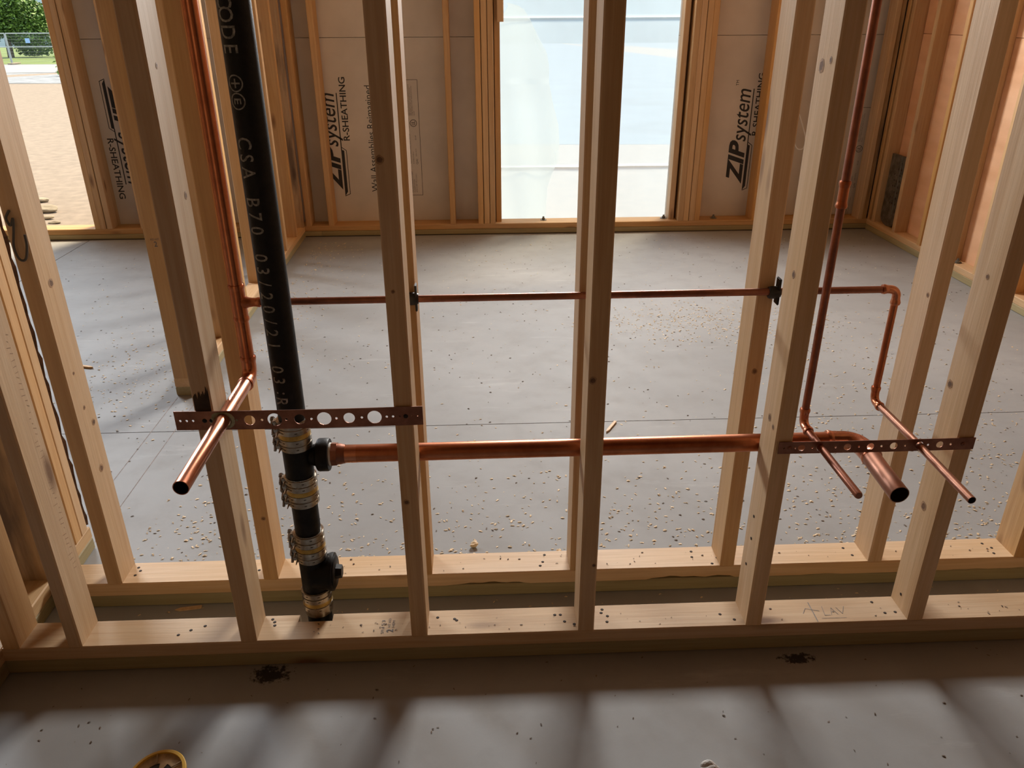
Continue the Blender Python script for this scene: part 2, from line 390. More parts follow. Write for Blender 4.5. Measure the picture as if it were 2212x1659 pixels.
for i in range(1, 11):
    if i > 10: break
    x = B0 + (i - 3) * 0.4064
    board('stud', (x, GY, ZT), (x + W, GY + D, H), ['spruce_pale', 'spruce_warm', 'spruce_warm', 'spruce', 'spruce', 'spruce_pale', 'spruce_warm', 'spruce'][(i - 1) % 8], wb)
board('top_plate', (-0.94, GY, H), (2.97, GY + D, H + P), 'spruce', wb)
# left wall, at a slight angle, with a door opening
wl = empty('wall_left', loc=(-0.962, 0, 0), rot=(0, 0, 0.0225), kind='structure')
def yboard(name, y0, y1, z0, z1, mat, x0=-D, x1=0.0): return board(name, (x0, y0, z0), (x1, y1, z1), mat, wl)
for y0, y1 in ((-3.9, 0.49), (1.521, 4.06)):
    yboard('sole_plate', y0, y1, 0, P, 'treated'); yboard('bottom_plate', y0, y1, P, ZT, 'spruce')
yboard('top_plate', -3.9, 4.06, H, H + P, 'spruce')
for k, y in enumerate((-3.5, -3.1, -2.7, -2.3, -1.9, -1.5, 0.252, 0.403, 0.4415, 1.521, 1.978, 2.384, 2.79, 3.197, 3.43, 3.768, 4.020)):
    yboard('stud', y, y + W, ZT, H, 'spruce_stained' if k in (6, 16) else ('spruce_warm' if k % 2 else 'spruce'))
yboard('header', 0.48, 1.521, 2.1, 2.1 + 0.14, 'spruce')
# strip of bark left on the jack stud of the door opening
def bark_strip():
    bm = bmesh.new(); rnd = random.Random(7); n = 60; prev = None
    for i in range(n + 1):
        z = ZT + 0.01 + i * 1.5 / n; wv = 0.012 + 0.007 * math.sin(i * 1.9) + rnd.uniform(-0.004, 0.004)
        row = [bm.verts.new((-0.010, 0.4798, z)), bm.verts.new((0.0005 + rnd.uniform(0, 0.003), 0.4798 + wv * 0.6, z)), bm.verts.new((-0.012, 0.4798 + wv, z)), bm.verts.new((-0.04, 0.4798 + wv * 0.8, z)), bm.verts.new((-0.05, 0.4798, z))]
        if prev:
            for k in range(5): bm.faces.new((prev[k], prev[(k + 1) % 5], row[(k + 1) % 5], row[k]))
        else: bm.faces.new(row[::-1])
        prev = row
    bm.faces.new(prev); bmesh.ops.recalc_face_normals(bm, faces=bm.faces[:])
    return from_bm('bark', bm, 'bark', wl)
bark_strip()
# far exterior wall
YF, DF = 4.06, 0.1397; YS2 = YF + DF
wfar = empty('wall_far', kind='structure')
for x0, x1 in ((-4.6, -0.94), (-0.938, 3.06)):
    board('sole_plate', (x0, YF, 0.004), (x1, YS2, P), 'treated', wfar)
board('bottom_plate', (-4.6, YF, P + 0.001), (3.06, YS2, ZT), 'spruce_warm', wfar)
boxo('sill_gasket', (-4.6, YF - 0.006, 0.0), (3.06, YS2, 0.004), 'foam_gasket', wfar)
board('top_plate', (-4.6, YF, H), (3.06, YS2, H + P), 'spruce', wfar)
OL, OR = 0.336, 1.538; LJ = -2.503
far = [(-1.043, YF, 'spruce_warm'), (-0.884, YF, 'spruce_warm'), (-0.029, YF, 'spruce_warm'), (0.170, YF, 'spruce_warm'), (0.2125, YF, 'spruce'), (0.2540, YF, 'spruce'), (OL - W, YF + 0.051, 'spruce_warm'),
       (OR, YF + 0.051, 'spruce_pale'), (1.594, YF, 'spruce'), (1.6325, YF, 'spruce'), (1.6745, YF, 'spruce'), (1.7130, YF, 'spruce_warm'), (2.127, YF, 'spruce_warm'), (2.533, YF, 'spruce'), (2.93, YF, 'spruce_stained'),
       (LJ, YF, 'spruce'), (LJ + W, YF, 'spruce'), (-2.421, YF, 'spruce_pale'), (-2.190, YF, 'spruce'), (-1.784, YF, 'spruce'), (-1.378, YF, 'spruce'), (-4.58, YF, 'spruce')]
for x, y, m in far: board('stud', (x, y, ZT), (x + W, YS2, H), m, wfar)
HD = 2.95
for x0, x1 in ((OL - W, OR + W), (-4.54, LJ)): board('header', (x0, YF, HD), (x1, YS2, H), 'spruce', wfar)
board('block', (0.318, YF + 0.006, 1.376), (0.360, YF + 0.046, 1.90), 'spruce', wfar)
board('brace', (2.895, YF - 0.02, ZT), (2.93, YF + 0.09, H), 'spruce_pale', wfar)
for x0, x1 in ((-2.503, -1.20), (-1.198, 0.336), (1.538, 3.06)):
    boxo('sheathing_panel', (x0, YS2, -0.05), (x1, YS2 + 0.036, 1.2845), 'sheathing', wfar); boxo('sheathing_panel', (x0, YS2, 1.2875), (x1, YS2 + 0.036, 3.20), 'sheathing', wfar)
boxo('sheathing_panel', (0.336, YS2, HD), (1.538, YS2 + 0.036, 3.20), 'sheathing', wfar); boxo('sheathing_panel', (-4.6, YS2, HD), (-2.503, YS2 + 0.036, 3.20), 'sheathing', wfar)
boxo('seam_light_stop', (-2.503, YS2 + 0.0362, -0.05), (0.336, YS2 + 0.039, 3.20), 'sheathing', wfar); boxo('seam_light_stop', (1.538, YS2 + 0.0362, -0.05), (3.09, YS2 + 0.039, 3.20), 'sheathing', wfar)  # unseen backing added to stop sky light leaking through the sheathing seams
# right wall
XR = 2.972
wr = empty('wall_right', kind='structure')
board('sole_plate', (XR, -3.9, 0), (XR + D, 4.06, P), 'treated', wr); board('bottom_plate', (XR, -3.9, P), (XR + D, 4.06, ZT), 'spruce', wr); board('top_plate', (XR, -3.9, H), (XR + D, 4.06, H + P), 'spruce', wr)
for k, y in enumerate((4.02, 3.955, 3.655, 3.318, 3.00, 2.695, 2.39, 2.085, 1.78, 1.475, 1.17, 0.865, 0.56, -0.4, -0.8, -1.2)):
    board('stud', (XR, y, ZT), (XR + D, y + W, H), 'spruce' if k % 3 else 'spruce_warm', wr)
for z0, z1 in ((-0.05, 1.294), (1.297, 3.20)):
    for y0, y1 in ((-4.0, -1.21), (-1.208, 1.21), (1.212, 3.66), (3.662, 4.236)): boxo('plywood_panel', (XR + D, y0, z0), (XR + D + 0.012, y1, z1), 'plywood', wr)
boxo('seam_light_stop', (XR + D + 0.0122, -4.0, -0.05), (XR + D + 0.016, 4.236, 3.20), 'plywood', wr)  # added light stop behind the plywood seams
# shell out of view
boxo('wall_rear', (-4.7, -4.1, -0.05), (3.3, -4.0, 3.20), 'osb_dark')['kind'] = 'structure'
boxo('wall_outer', (-4.7, -4.0, -0.05), (-4.6, 4.236, 3.20), 'osb_dark')['kind'] = 'structure'
boxo('ceiling', (-4.9, -4.3, 3.20), (3.6, 4.90, 3.32), 'osb_dark')['kind'] = 'structure'  # overhang past the far wall shaped to set how far sun reaches in

# nail heads driven into the plates and studs
def nails(parent, spots, r=0.0042):
    for (x, y, z, n) in spots:
        key = 'nailmesh%s' % (n,)
        me = bpy.data.meshes.get(key)
        if not me:
            bm = bmesh.new(); bmesh.ops.create_cone(bm, cap_ends=True, segments=10, radius1=r, radius2=r * 0.7, depth=0.0012)
            me = bpy.data.meshes.new(key); bm.to_mesh(me); bm.free(); me.materials.append(MATS['nail_hole'])
        link('nail', me, None, parent, (x, y, z), (0, 0, random.uniform(0, 3)) if n == 'z' else ((PI / 2, 0, 0) if n == 'y' else (0, PI / 2, 0)))
Z1 = ZT + 0.0005
nails(wf, [(x, y, Z1, 'z') for x, y in ((-0.56, 0.030), (-0.535, 0.045), (-0.505, 0.058), (-0.345, 0.074), (-0.338, 0.064), (-0.335, 0.052), (0.062, 0.062), (0.104, 0.055), (0.109, 0.050), (0.352, 0.058), (0.366, 0.058), (0.374, 0.034), (0.397, 0.024), (0.472, 0.072), (0.468, 0.060), (0.482, 0.048), (0.478, 0.028), (0.762, 0.042), (0.792, 0.022), (1.157, 0.068), (1.172, 0.028), (1.199, 0.030))])
nails(wf, [(1.2149, 0.05, 0.115, 'x'), (0.8134, 0.048, 0.30, 'x'), (0.8134, 0.052, 0.36, 'x'), (0.8134, 0.055, 0.22, 'x')], 0.004)
nails(wb, [(x, GY + y, Z1, 'z') for x, y in ((-0.755, 0.066), (-0.752, 0.034), (-0.745, 0.052), (-0.424, 0.07), (-0.426, 0.04), (-0.02, 0.028), (0.345, 0.07), (0.338, 0.040), (0.33, 0.024), (0.752, 0.066), (0.748, 0.042), (0.796, 0.012), (1.178, 0.062), (1.19, 0.03), (1.575, 0.064), (1.59, 0.044), (1.582, 0.020))])

# knots standing out on the stud faces
def knot_mesh(r):
    key = 'knot%.4f' % r; me = bpy.data.meshes.get(key)
    if me: return me
    rnd = random.Random(int(r * 1e5)); n = 18; vs = [(0, 0, 0.0002)]; fs = []
    for q, k in ((0.62, 0.0003), (1.0, 0.0)):
        for i in range(n): a = 2 * PI * i / n; d = r * q * (1 + rnd.uniform(-0.10, 0.10)); vs.append((d * math.cos(a), d * 0.8 * math.sin(a) * 1.35, k))
    fs = [(0, 1 + i, 1 + (i + 1) % n) for i in range(n)] + [(1 + i, 1 + n + i, 1 + n + (i + 1) % n, 1 + (i + 1) % n) for i in range(n)]
    me = bpy.data.meshes.new(key); me.from_pydata(vs, [], fs); me.update(); me.materials.append(MATS['knot']); me.materials.append(MATS['knot_rim'])
    for p in me.polygons: p.material_index = 0 if len(p.vertices) == 3 else 1
    return me
KNOTS = [(wf, 'y', 0.4129, -0.0003, 0.7449, 0.0085), (wf, 'y', 0.0182, -0.0003, 0.9432, 0.004), (wf, 'y', 0.0139, -0.0003, 0.4597, 0.007), (wf, 'y', 0.434, -0.0003, 0.2727, 0.005), (wf, 'y', 0.0115, -0.0003, 1.1907, 0.008), (wb, 'y', 0.8336, 0.2261, 0.6532, 0.007), (wb, 'y', -0.378, 0.2261, 0.2705, 0.0065), (wf, 'x', 0.8137, 0.0408, 0.9509, 0.008), (wf, 'x', 0.8137, 0.0502, 0.6232, 0.009), (wf, 'x', 0.8137, 0.024, 0.6121, 0.006), (wf, 'x', 0.8137, 0.0607, 1.3378, 0.012), (wf, 'x', 0.8137, 0.0243, 1.349, 0.006), (wf, 'x', 1.2152, 0.0432, 0.9384, 0.006), (wf, 'x', 1.2152, 0.0723, 0.6831, 0.01), (wf, 'x', 1.2152, 0.053, 0.3753, 0.011), (wb, 'x', 1.2207, 0.2408, 0.8322, 0.006), (wb, 'x', -0.7726, 0.2707, 0.8858, 0.01), (wb, 'x', -0.7726, 0.2938, 0.5231, 0.008), (wb, 'x', -0.7726, 0.2743, 0.4022, 0.01), (wb, 'x', -0.7726, 0.2648, 0.6678, 0.004), (wb, 'x', -0.7726, 0.2707, 0.5745, 0.005), (wf, 'x', -0.3651, 0.0649, 1.1187, 0.007), (wf, 'x', -0.3651, 0.0394, 1.3471, 0.005)]
for par, ax, x, y, z, r in KNOTS: link('knot', knot_mesh(r), None, par, (x, y, z), (PI / 2, 0, 0) if ax == 'y' else ((PI / 2, 0, PI / 2) if x in (-0.7727, -0.3651) or x < 0 else (PI / 2, 0, -PI / 2)))
# snapped chalk lines across the door opening and saw-tooth ticks on the leftmost stud
for x in (-1.074, -0.987): from_pd('chalk_line', [(x - 0.0012, 0.50, 0.0004), (x + 0.0012, 0.50, 0.0004), (x - 0.001, 1.50, 0.0004), (x - 0.0034, 1.50, 0.0004)], [(0, 1, 2, 3)], 'chalk', floor)
tv, tf = [], []; rt = random.Random(3)
for k in range(44):
    z = 0.26 + k * 0.0135; y0 = 0.070 + rt.uniform(-0.004, 0.004); y1 = y0 - rt.uniform(0.004, 0.017); dz = rt.uniform(0.001, 0.006); o = len(tv)
    tv += [(-0.7743, y0, z), (-0.7743, y0, z + 0.0012), (-0.7743, y1, z + dz + 0.001), (-0.7743, y1, z + dz)]; tf.append((o, o + 1, o + 2, o + 3))
tag(from_pd('saw_marks', tv, tf, 'pencil_brown', wf), kind='stuff')
# ------------------------------------------------------------------ printing on the sheathing
def print_part(name, uv, fs, mp, mat, parent):
    vs = [mp(u, v) for u, v in uv]; return tag(from_pd(name, vs, fs, mat, parent), kind='stuff')
def poly(pts): return pts, [tuple(range(len(pts)))]
def line_quad(u0, v0, u1, v1, t):
    d = Vector((u1 - u0, v1 - v0)).normalized(); nx, ny = -d.y * t / 2, d.x * t / 2
    return [(u0 + nx, v0 + ny), (u0 - nx, v0 - ny), (u1 - nx, v1 - ny), (u1 + nx, v1 + ny)]
YP = YS2 - 0.0007
def up_map(x0, z0): return lambda u, v: (x0 - v, YP, z0 + u)
def down_map(x0, z0): return lambda u, v: (x0 + v, YP, z0 - u)
def join(lst):
    V, Fc = [], []
    for vs, fs in lst:
        o = len(V); V += list(vs); Fc += [tuple(i + o for i in f) for f in fs]
    return V, Fc
def zip_logo(mp, tm=True):
    items = [fit_text('ZIP', 0.0, 0.305, 0.0, 0.108, 0.035, 0.28), fit_text('system', 0.295, 0.645, 0.0, 0.105, 0.006, 0.25), fit_text('R-SHEATHING', 0.335, 0.745, -0.082, 0.042, 0.014)]
    if tm: items.append(fit_text('TM', 0.665, 0.70, 0.09, 0.02))
    items.append((line_quad(0.27, -0.019, 0.645, -0.019, 0.007), [(0, 1, 2, 3)]))
    items.append(([(-0.045, -0.0165), (0.275, -0.0165), (0.268, -0.037), (-0.015, -0.037)][::1], [(0, 1, 2, 3)]))
    for a in ((-0.032, -0.052, 0.268, -0.052), (-0.045, -0.0165, -0.030, -0.052), (0.268, -0.052, 0.292, -0.0195)): items.append((line_quad(*a, 0.0045), [(0, 1, 2, 3)]))
    vs, fs = join(items); return print_part('sheathing_print', vs, fs, mp, 'print_black', wfar)
zip_logo(up_map(2.062, 0.305)); zip_logo(up_map(-0.788, 0.300)); zip_logo(down_map(-2.268, 1.0), False)
v, f = fit_text('Wall Assemblies Reimagined.', 0.0, 0.722, 0.0, 0.046); print_part('sheathing_print', v, f, up_map(-0.535, 0.283), 'print_black', wfar)
def ul_box(x0, z0):
    mp = up_map(x0, z0); items = []
    for a in ((0, 0, 0.77, 0), (0.77, 0, 0.77, 0.092), (0.77, 0.092, 0, 0.092), (0, 0.092, 0, 0)): items.append((line_quad(*a, 0.0034), [(0, 1, 2, 3)]))
    ring = []; n = 28
    for k in range(n): ring += [(0.491 + 0.020 * math.cos(2 * PI * k / n), 0.040 + 0.020 * math.sin(2 * PI * k / n)), (0.491 + 0.0245 * math.cos(2 * PI * k / n), 0.040 + 0.0245 * math.sin(2 * PI * k / n))]
    items.append((ring, [(2 * k, 2 * k + 1, (2 * k + 3) % (2 * n), (2 * k + 2) % (2 * n)) for k in range(n)]))
    items += [fit_text('UL', 0.479, 0.503, 0.029, 0.024, 0.03), fit_text('CLASSIFIED', 0.455, 0.527, 0.070, 0.010)]
    for t, a, b, y, c in (('POLYISOCYANURATE FOAM', 0.02, 0.165, 0.064, 0.010), ('CLASSIFICATION', 0.02, 0.11, 0.050, 0.010), ('ASTM C1289 TYPE II CLASS 2', 0.02, 0.15, 0.036, 0.008),
                          ('INSULATED SHEATHING WALL SYSTEM', 0.22, 0.42, 0.066, 0.008), ('R-SHEATHING', 0.22, 0.30, 0.048, 0.008), ('QAI', 0.215, 0.25, 0.022, 0.014), ('ESR-3373', 0.27, 0.32, 0.028, 0.008), ('ES-AP', 0.38, 0.41, 0.026, 0.009),
                          ('SURFACE BURNING', 0.54, 0.64, 0.070, 0.007), ('FIRE RESISTANCE CLASSIFICATION', 0.54, 0.74, 0.060, 0.007), ('SEE DIRECTORY OF PRODUCTS', 0.54, 0.72, 0.050, 0.007), ('CERTIFIED FOR INSULATION', 0.54, 0.73, 0.040, 0.007), ('ALSO', 0.54, 0.57, 0.028, 0.007)):
        items.append(fit_text(t, a, b, y, c))
    vs, fs = join(items); print_part('approval_print', vs, fs, mp, 'print_grey', wfar)
ul_box(-0.222, 0.255); ul_box(2.93, 0.05)
# lumber stamps and pencil note
def plate_print(name, items, mp, mat, parent): vs, fs = join(items); return print_part(name, vs, fs, mp, mat, parent)
plate_print('lumber_stamp', [fit_text('2', 0.0, 0.010, 0.0, 0.016, 0.02), fit_text('153', 0.016, 0.042, 0.022, 0.008), fit_text('SPFs', -0.004, 0.014, 0.022, 0.007), fit_text('HT KD', 0.016, 0.048, 0.008, 0.006), fit_text('HEM', 0.016, 0.040, -0.002, 0.006)],
            lambda u, v: (-0.044 - v, 0.016 + u, ZT + 0.0006), 'print_grey', wf)
plate_print('pencil_note', [(line_quad(0.995, 0.074, 0.994, 0.004, 0.0022), [(0, 1, 2, 3)]), (line_quad(1.024, 0.058, 1.020, 0.026, 0.0012), [(0, 1, 2, 3)]), (line_quad(1.020, 0.026, 1.034, 0.027, 0.0012), [(0, 1, 2, 3)]),
            (line_quad(1.037, 0.027, 1.045, 0.052, 0.0012), [(0, 1, 2, 3)]), (line_quad(1.045, 0.052, 1.054, 0.028, 0.0012), [(0, 1, 2, 3)]), (line_quad(1.040, 0.037, 1.051, 0.038, 0.0012), [(0, 1, 2, 3)]),
            (line_quad(1.058, 0.053, 1.066, 0.030, 0.0012), [(0, 1, 2, 3)]), (line_quad(1.066, 0.030, 1.079, 0.056, 0.0012), [(0, 1, 2, 3)]), (line_quad(0.968, 0.034, 0.980, 0.052, 0.0012), [(0, 1, 2, 3)]), (line_quad(0.980, 0.052, 1.012, 0.042, 0.0012), [(0, 1, 2, 3)]),
            (line_quad(1.008, 0.016, 1.07, 0.016, 0.0010), [(0, 1, 2, 3)])], lambda u, v: (u, v, ZT + 0.0006), 'pencil', wf)
plate_print('lumber_stamp', [fit_text('2', 0.008, 0.020, 0.0, 0.020, 0.02), fit_text('KD-HT', -0.002, 0.030, 0.024, 0.008)], lambda u, v: (-0.065 + u, 1.5203, 0.63 + v), 'print_grey', wl)

# ------------------------------------------------------------------ cast iron stack
KX, KY, KR = -0.236, 0.104, 0.0300
st = empty('drain_stack', (KX, KY, 0), label='black cast iron drain stack with stainless couplings rising beside the copper pipes', cat='drain stack')
iv = st.matrix_world.inverted() if False else Matrix.Translation((-KX, -KY, 0))
def sp(x=0, y=0, z=0): return (x, y, z)
tube('upper_pipe', [sp(z=0.585), sp(z=1.2), sp(z=2.6)], KR, 'cast_iron', st, 40)
tube('middle_pipe', [sp(z=0.30), sp(z=0.44)], KR, 'cast_iron', st, 40)
tube('lower_pipe', [sp(z=0.002), sp(z=0.125)], KR, 'cast_iron', st, 40)
def tee_body(name, z0, z1): return tube(name, [sp(z=z0), sp(z=z0 + 0.006), sp(z=z1 - 0.006), sp(z=z1)], [KR, KR + 0.0022, KR + 0.0022, KR], 'cast_iron', st, 40)
ZD = 0.521
t1 = tee_body('sanitary_tee', 0.440, 0.585)
lathe('side_hub', (0.018, 0.006, ZD), (1, 0, 0), [(0, 0.024), (0.012, 0.0235), (0.022, 0.026), (0.027, 0.0365), (0.030, 0.038), (0.050, 0.038), (0.053, 0.0365), (0.053, 0.028)], 'cast_iron', t1, 36)
t2 = tee_body('cleanout_tee', 0.110, 0.300)
ZC = 0.196
lathe('side_hub', (0.0, -0.002, ZC), (1, 0, 0), [(0, 0.040), (0.030, 0.0425), (0.040, 0.046), (0.044, 0.047), (0.050, 0.046), (0.050, 0.038)], 'cast_iron', t2, 36)
pl = lathe('cleanout_plug', (0.048, -0.002, ZC), (1, 0, 0), [(0, 0.040), (0.005, 0.040), (0.007, 0.036)], 'cast_iron', st, 36)
bm = bmesh.new(); bmesh.ops.create_cone(bm, cap_ends=True, segments=6, radius1=0.0185, radius2=0.016, depth=0.014); from_bm('plug_nut', bm, 'cast_iron', pl, loc=(0.062, -0.002, ZC), rot=(0, PI / 2, 0))
def coupling(zc, hh, bands, screws=True):
    """shielded no-hub coupling: corrugated sleeve, four bands, gold stripe and worm-screw housings on the left"""
    R = KR + 0.0042; prof = [(-hh, R - 0.002), (-hh, R)]
    n = 18
    for i in range(n + 1):
        t = -hh + 0.003 + (2 * hh - 0.006) * i / n; prof.append((t, R + 0.0007 * (i % 2)))
    prof += [(hh, R), (hh, R - 0.002)]
    sh = lathe('coupling_sleeve', (0, 0, zc), (0, 0, 1), prof, 'stainless', st, 44)
    lathe('gold_stripe', (0, 0, zc - 0.0055), (0, 0, 1), [(0, R + 0.0002), (0, R + 0.0013), (0.011, R + 0.0013), (0.011, R + 0.0002)], 'brass_strip', sh, 44)
    for bz in bands:
        bd = lathe('band', (0, 0, zc + bz - 0.0062), (0, 0, 1), [(0, R + 0.0003), (0, R + 0.0021), (0.0124, R + 0.0021), (0.0124, R + 0.0003)], 'stainless', sh, 44)
        # slots punched into the band
        bs = bmesh.new()
        for k in range(5):
            a = -PI / 2 + 0.12 + (k - 1.5) * 0.42; c = Vector((math.cos(a), math.sin(a), 0)) * (R + 0.0022); q = Matrix.Translation(c + Vector((0, 0, zc + bz))) @ Matrix.Rotation(a, 4, 'Z')
            if k % 2 == 0: bmesh.ops.create_cube(bs, size=1, matrix=q @ Matrix.Diagonal((0.0006, 0.0055, 0.0016, 1)))
        tag(from_bm('slots', bs, 'nail_hole', bd), kind='stuff')
    if screws:
        for j, bz in enumerate(bands):
            a = PI + 0.10 + (0.16 if j % 2 else 0.0); c = Vector((math.cos(a) * (R + 0.008), math.sin(a) * (R + 0.008), zc + bz)); tdir = Vector((math.sin(a), -math.cos(a), 0.0))
            b2 = bmesh.new()
            bmesh.ops.create_cube(b2, size=1, matrix=Matrix.Translation(c - Vector((math.cos(a), math.sin(a), 0)) * 0.003) @ Matrix.Rotation(a, 4, 'Z') @ Matrix.Diagonal((0.0085, 0.018, 0.011, 1)))
            bmesh.ops.bevel(b2, geom=b2.edges[:], offset=0.0018, segments=2, affect='EDGES')
            hs_ = from_bm('screw_housing', b2, 'stainless', sh)
            b3 = bmesh.new(); s0 = c + Vector((math.cos(a), math.sin(a), 0)) * 0.0025; sd = Vector((math.sin(a) * 0.6, -math.cos(a), 0.45)).normalized()
            sweep_bm(b3, [s0 - sd * 0.013, s0 + sd * 0.004, s0 + sd * 0.0045, s0 + sd * 0.012], [0.0034, 0.0034, 0.0055, 0.0055], 6)
            from_bm('screw', b3, 'steel', hs_)
            b4 = bmesh.new(); e0 = Vector((math.cos(a + 0.42) * (R + 0.003), math.sin(a + 0.42) * (R + 0.003), zc + bz)); e1 = e0 + Vector((-0.002, -0.010, -0.006))
            sweep_bm(b4, [e0, e1], [0.0028, 0.0009], 8); from_bm('band_tail', b4, 'stainless', hs_)
coupling(0.585, 0.037, (0.0285, 0.0125, -0.0125, -0.0285)); coupling(0.438, 0.038, (0.029, 0.0125, -0.0125, -0.029)); coupling(0.280, 0.040, (0.031, 0.013, -0.013, -0.031)); coupling(0.115, 0.036, (0.028, 0.012, -0.014), screws=False)
# faded lettering along the front of the pipe, reading downwards
marks = [('C', 1.4478), ('O', 1.4269), ('D', 1.3983), ('E', 1.3714), ('logo', 1.3147), ('logo2', 1.2841), ('C', 1.2102), ('S', 1.1834), ('A', 1.1562), ('B', 1.1005), ('7', 1.0738), ('0', 1.0466), ('0', 0.992), ('3', 0.9654), ('/', 0.9385), ('2', 0.9122), ('0', 0.8844), ('/', 0.8573), ('2', 0.8328), ('1', 0.8049), ('0', 0.75), ('3', 0.7241), (':', 0.6946), ('R', 0.6735)]
items = []; RT = KR + 0.0004
for ch, z in marks:
    if ch.startswith('logo'):
        n = 20; r0, r1 = 0.0125, 0.0150; ring = []
        for k in range(n): ring += [(r0 * math.cos(2 * PI * k / n), r0 * math.sin(2 * PI * k / n)), (r1 * math.cos(2 * PI * k / n), r1 * math.sin(2 * PI * k / n))]
        loc = [(ring, [(2 * k, 2 * k + 1, (2 * k + 3) % (2 * n), (2 * k + 2) % (2 * n)) for k in range(n)]), ([(a, b) for a, b in line_quad(-0.008, 0, 0.008, 0, 0.003)], [(0, 1, 2, 3)]), ([(a, b) for a, b in line_quad(0, -0.009, 0, 0.009, 0.003)], [(0, 1, 2, 3)])]
        if ch == 'logo2': loc = loc[:1] + [([(a, b - 0.007) for a, b in fit_text('E', -0.005, 0.005, 0, 0.014, 0.02)[0]], fit_text('E', -0.005, 0.005, 0, 0.014, 0.02)[1])]
        vs, fs = join(loc)
    else:
        vs, fs = text_mesh(ch, 0.041, 0.006); x0 = min(v.x for v in vs); x1 = max(v.x for v in vs); y0 = min(v.y for v in vs); y1 = max(v.y for v in vs)
        vs = [((v.x - (x0 + x1) / 2) * 0.82, v.y - (y0 + y1) / 2) for v in vs]
    tb = bmesh.new(); tv = [tb.verts.new((u, v, 0)) for u, v in vs]
    for fc in fs:
        try: tb.faces.new([tv[i] for i in fc])
        except ValueError: pass
    for q in range(-9, 10): bmesh.ops.bisect_plane(tb, geom=tb.verts[:] + tb.edges[:] + tb.faces[:], plane_co=(0, q * 0.002, 0), plane_no=(0, 1, 0))
    tb.verts.index_update(); vs = [(v_.co.x, v_.co.y) for v_ in tb.verts]; fs = [tuple(v_.index for v_ in fc.verts) for fc in tb.faces]; tb.free()
    out = []
    for u, v in vs:
        a = -PI / 2 - 0.34 + v / KR
        out.append((RT * math.cos(a), RT * math.sin(a), z - u))
    items.append((out, fs))
V, Fc = join(items); tag(from_pd('pipe_lettering', V, Fc, 'print_pale', st), kind='stuff')

# ------------------------------------------------------------------ copper pipework
def collar(name, p, d, r, parent, mat='copper', L=0.016):
    """solder cup with a rounded bead at its mouth, centred on p"""
    return lathe(name, Vector(p) - Vector(d).normalized() * L / 2, d, [(0, r + 0.0006), (0, r + 0.0022), (L * 0.25, r + 0.0034), (L * 0.55, r + 0.0024), (L * 0.8, r + 0.0014), (L, r + 0.0012), (L, r)], mat, parent, 28)
def elbow(parent, a, corner, b, r, rb, mat='copper', cup=0.018):
    pts = arc_pts(a, corner, b, rb, 12)
    u = (pts[0] - pts[1]).normalized(); v = (pts[-1] - pts[-2]).normalized()
    e = tube('elbow', [pts[0] + u * cup] + pts + [pts[-1] + v * cup], r + 0.0014, mat, parent, 28)
    collar('solder_bead', pts[0] + u * (cup - 0.004), -u, r, e, mat); collar('solder_bead', pts[-1] + v * (cup - 0.004), -v, r, e, mat)
    return pts[0], pts[-1]
# large riser on the left, with tee, elbow and stub
XA, YA, ZA, RA = -0.347, 0.213, 0.676, 0.0146
RH, ZH, XD, ZDD = 0.0081, 0.853, 1.131, 0.576
ca = empty('copper_supply_line', (XA, YA, 0), label='copper supply line: thick left riser and stub, thin branch along the studs to the right', cat='pipe')
def rel(p): return Vector((p[0] - XA, p[1] - YA, p[2]))
a0, a1 = elbow(ca, rel((XA, YA, 1.5)), rel((XA, YA, ZA)), rel((XA, -0.3, ZA)), RA, 0.026, 'copper')
tube('riser_pipe', [rel((XA, YA, ZA + 0.03)), rel((XA, YA, 1.6)), rel((XA, YA, 2.6))], RA, 'copper', ca, 32)
tube('stub_pipe', [rel((XA, YA - 0.03, ZA)), rel((XA, -0.1, ZA)), rel((XA, -0.258, ZA - 0.001))], RA, 'copper_bright', ca, 32, inner=RA - 0.0014)
tee = tube('tee_fitting', [rel((XA, YA, ZH - 0.038)), rel((XA, YA, ZH + 0.038))], RA + 0.0016, 'copper', ca, 32)
collar('solder_bead', rel((XA, YA, ZH + 0.034)), (0, 0, -1), RA, tee); collar('solder_bead', rel((XA, YA, ZH - 0.034)), (0, 0, 1), RA, tee)
lathe('branch_neck', rel((XA, YA, ZH)), (1, 0, 0), [(0, RA), (RA + 0.002, RA - 0.001), (RA + 0.008, RH + 0.003), (RA + 0.016, RH + 0.0018), (RA + 0.030, RH + 0.0016), (RA + 0.030, RH)], 'copper', tee, 28)
collar('solder_bead', rel((XA + RA + 0.026, YA, ZH)), (-1, 0, 0), RH, tee); 
elbow(ca, rel((0.5, YA, ZH)), rel((XD, YA, ZH + 0.004)), rel((XD, YA, 0.6)), RH, 0.017, 'copper_bright', 0.015)
elbow(ca, rel((XD, YA, 0.8)), rel((XD, YA, ZDD)), rel((XD, 0, ZDD)), RH, 0.017, 'copper', 0.015)
tube('branch_pipe', [rel((XA + RA + 0.01, YA, ZH)), rel((0.4, YA, ZH + 0.002)), rel((XD - 0.018, YA, ZH + 0.004))], RH, 'copper_dark', ca, 24)
tube('drop_pipe', [rel((XD, YA, ZH - 0.012)), rel((XD, YA, ZDD + 0.018))], RH, 'copper', ca, 24)
tube('stub_pipe', [rel((XD, YA - 0.018, ZDD)), rel((XD, 0, ZDD - 0.002)), rel((XD, -0.207, ZDD - 0.008))], RH, 'copper_dull', ca, 24, inner=RH - 0.0012)
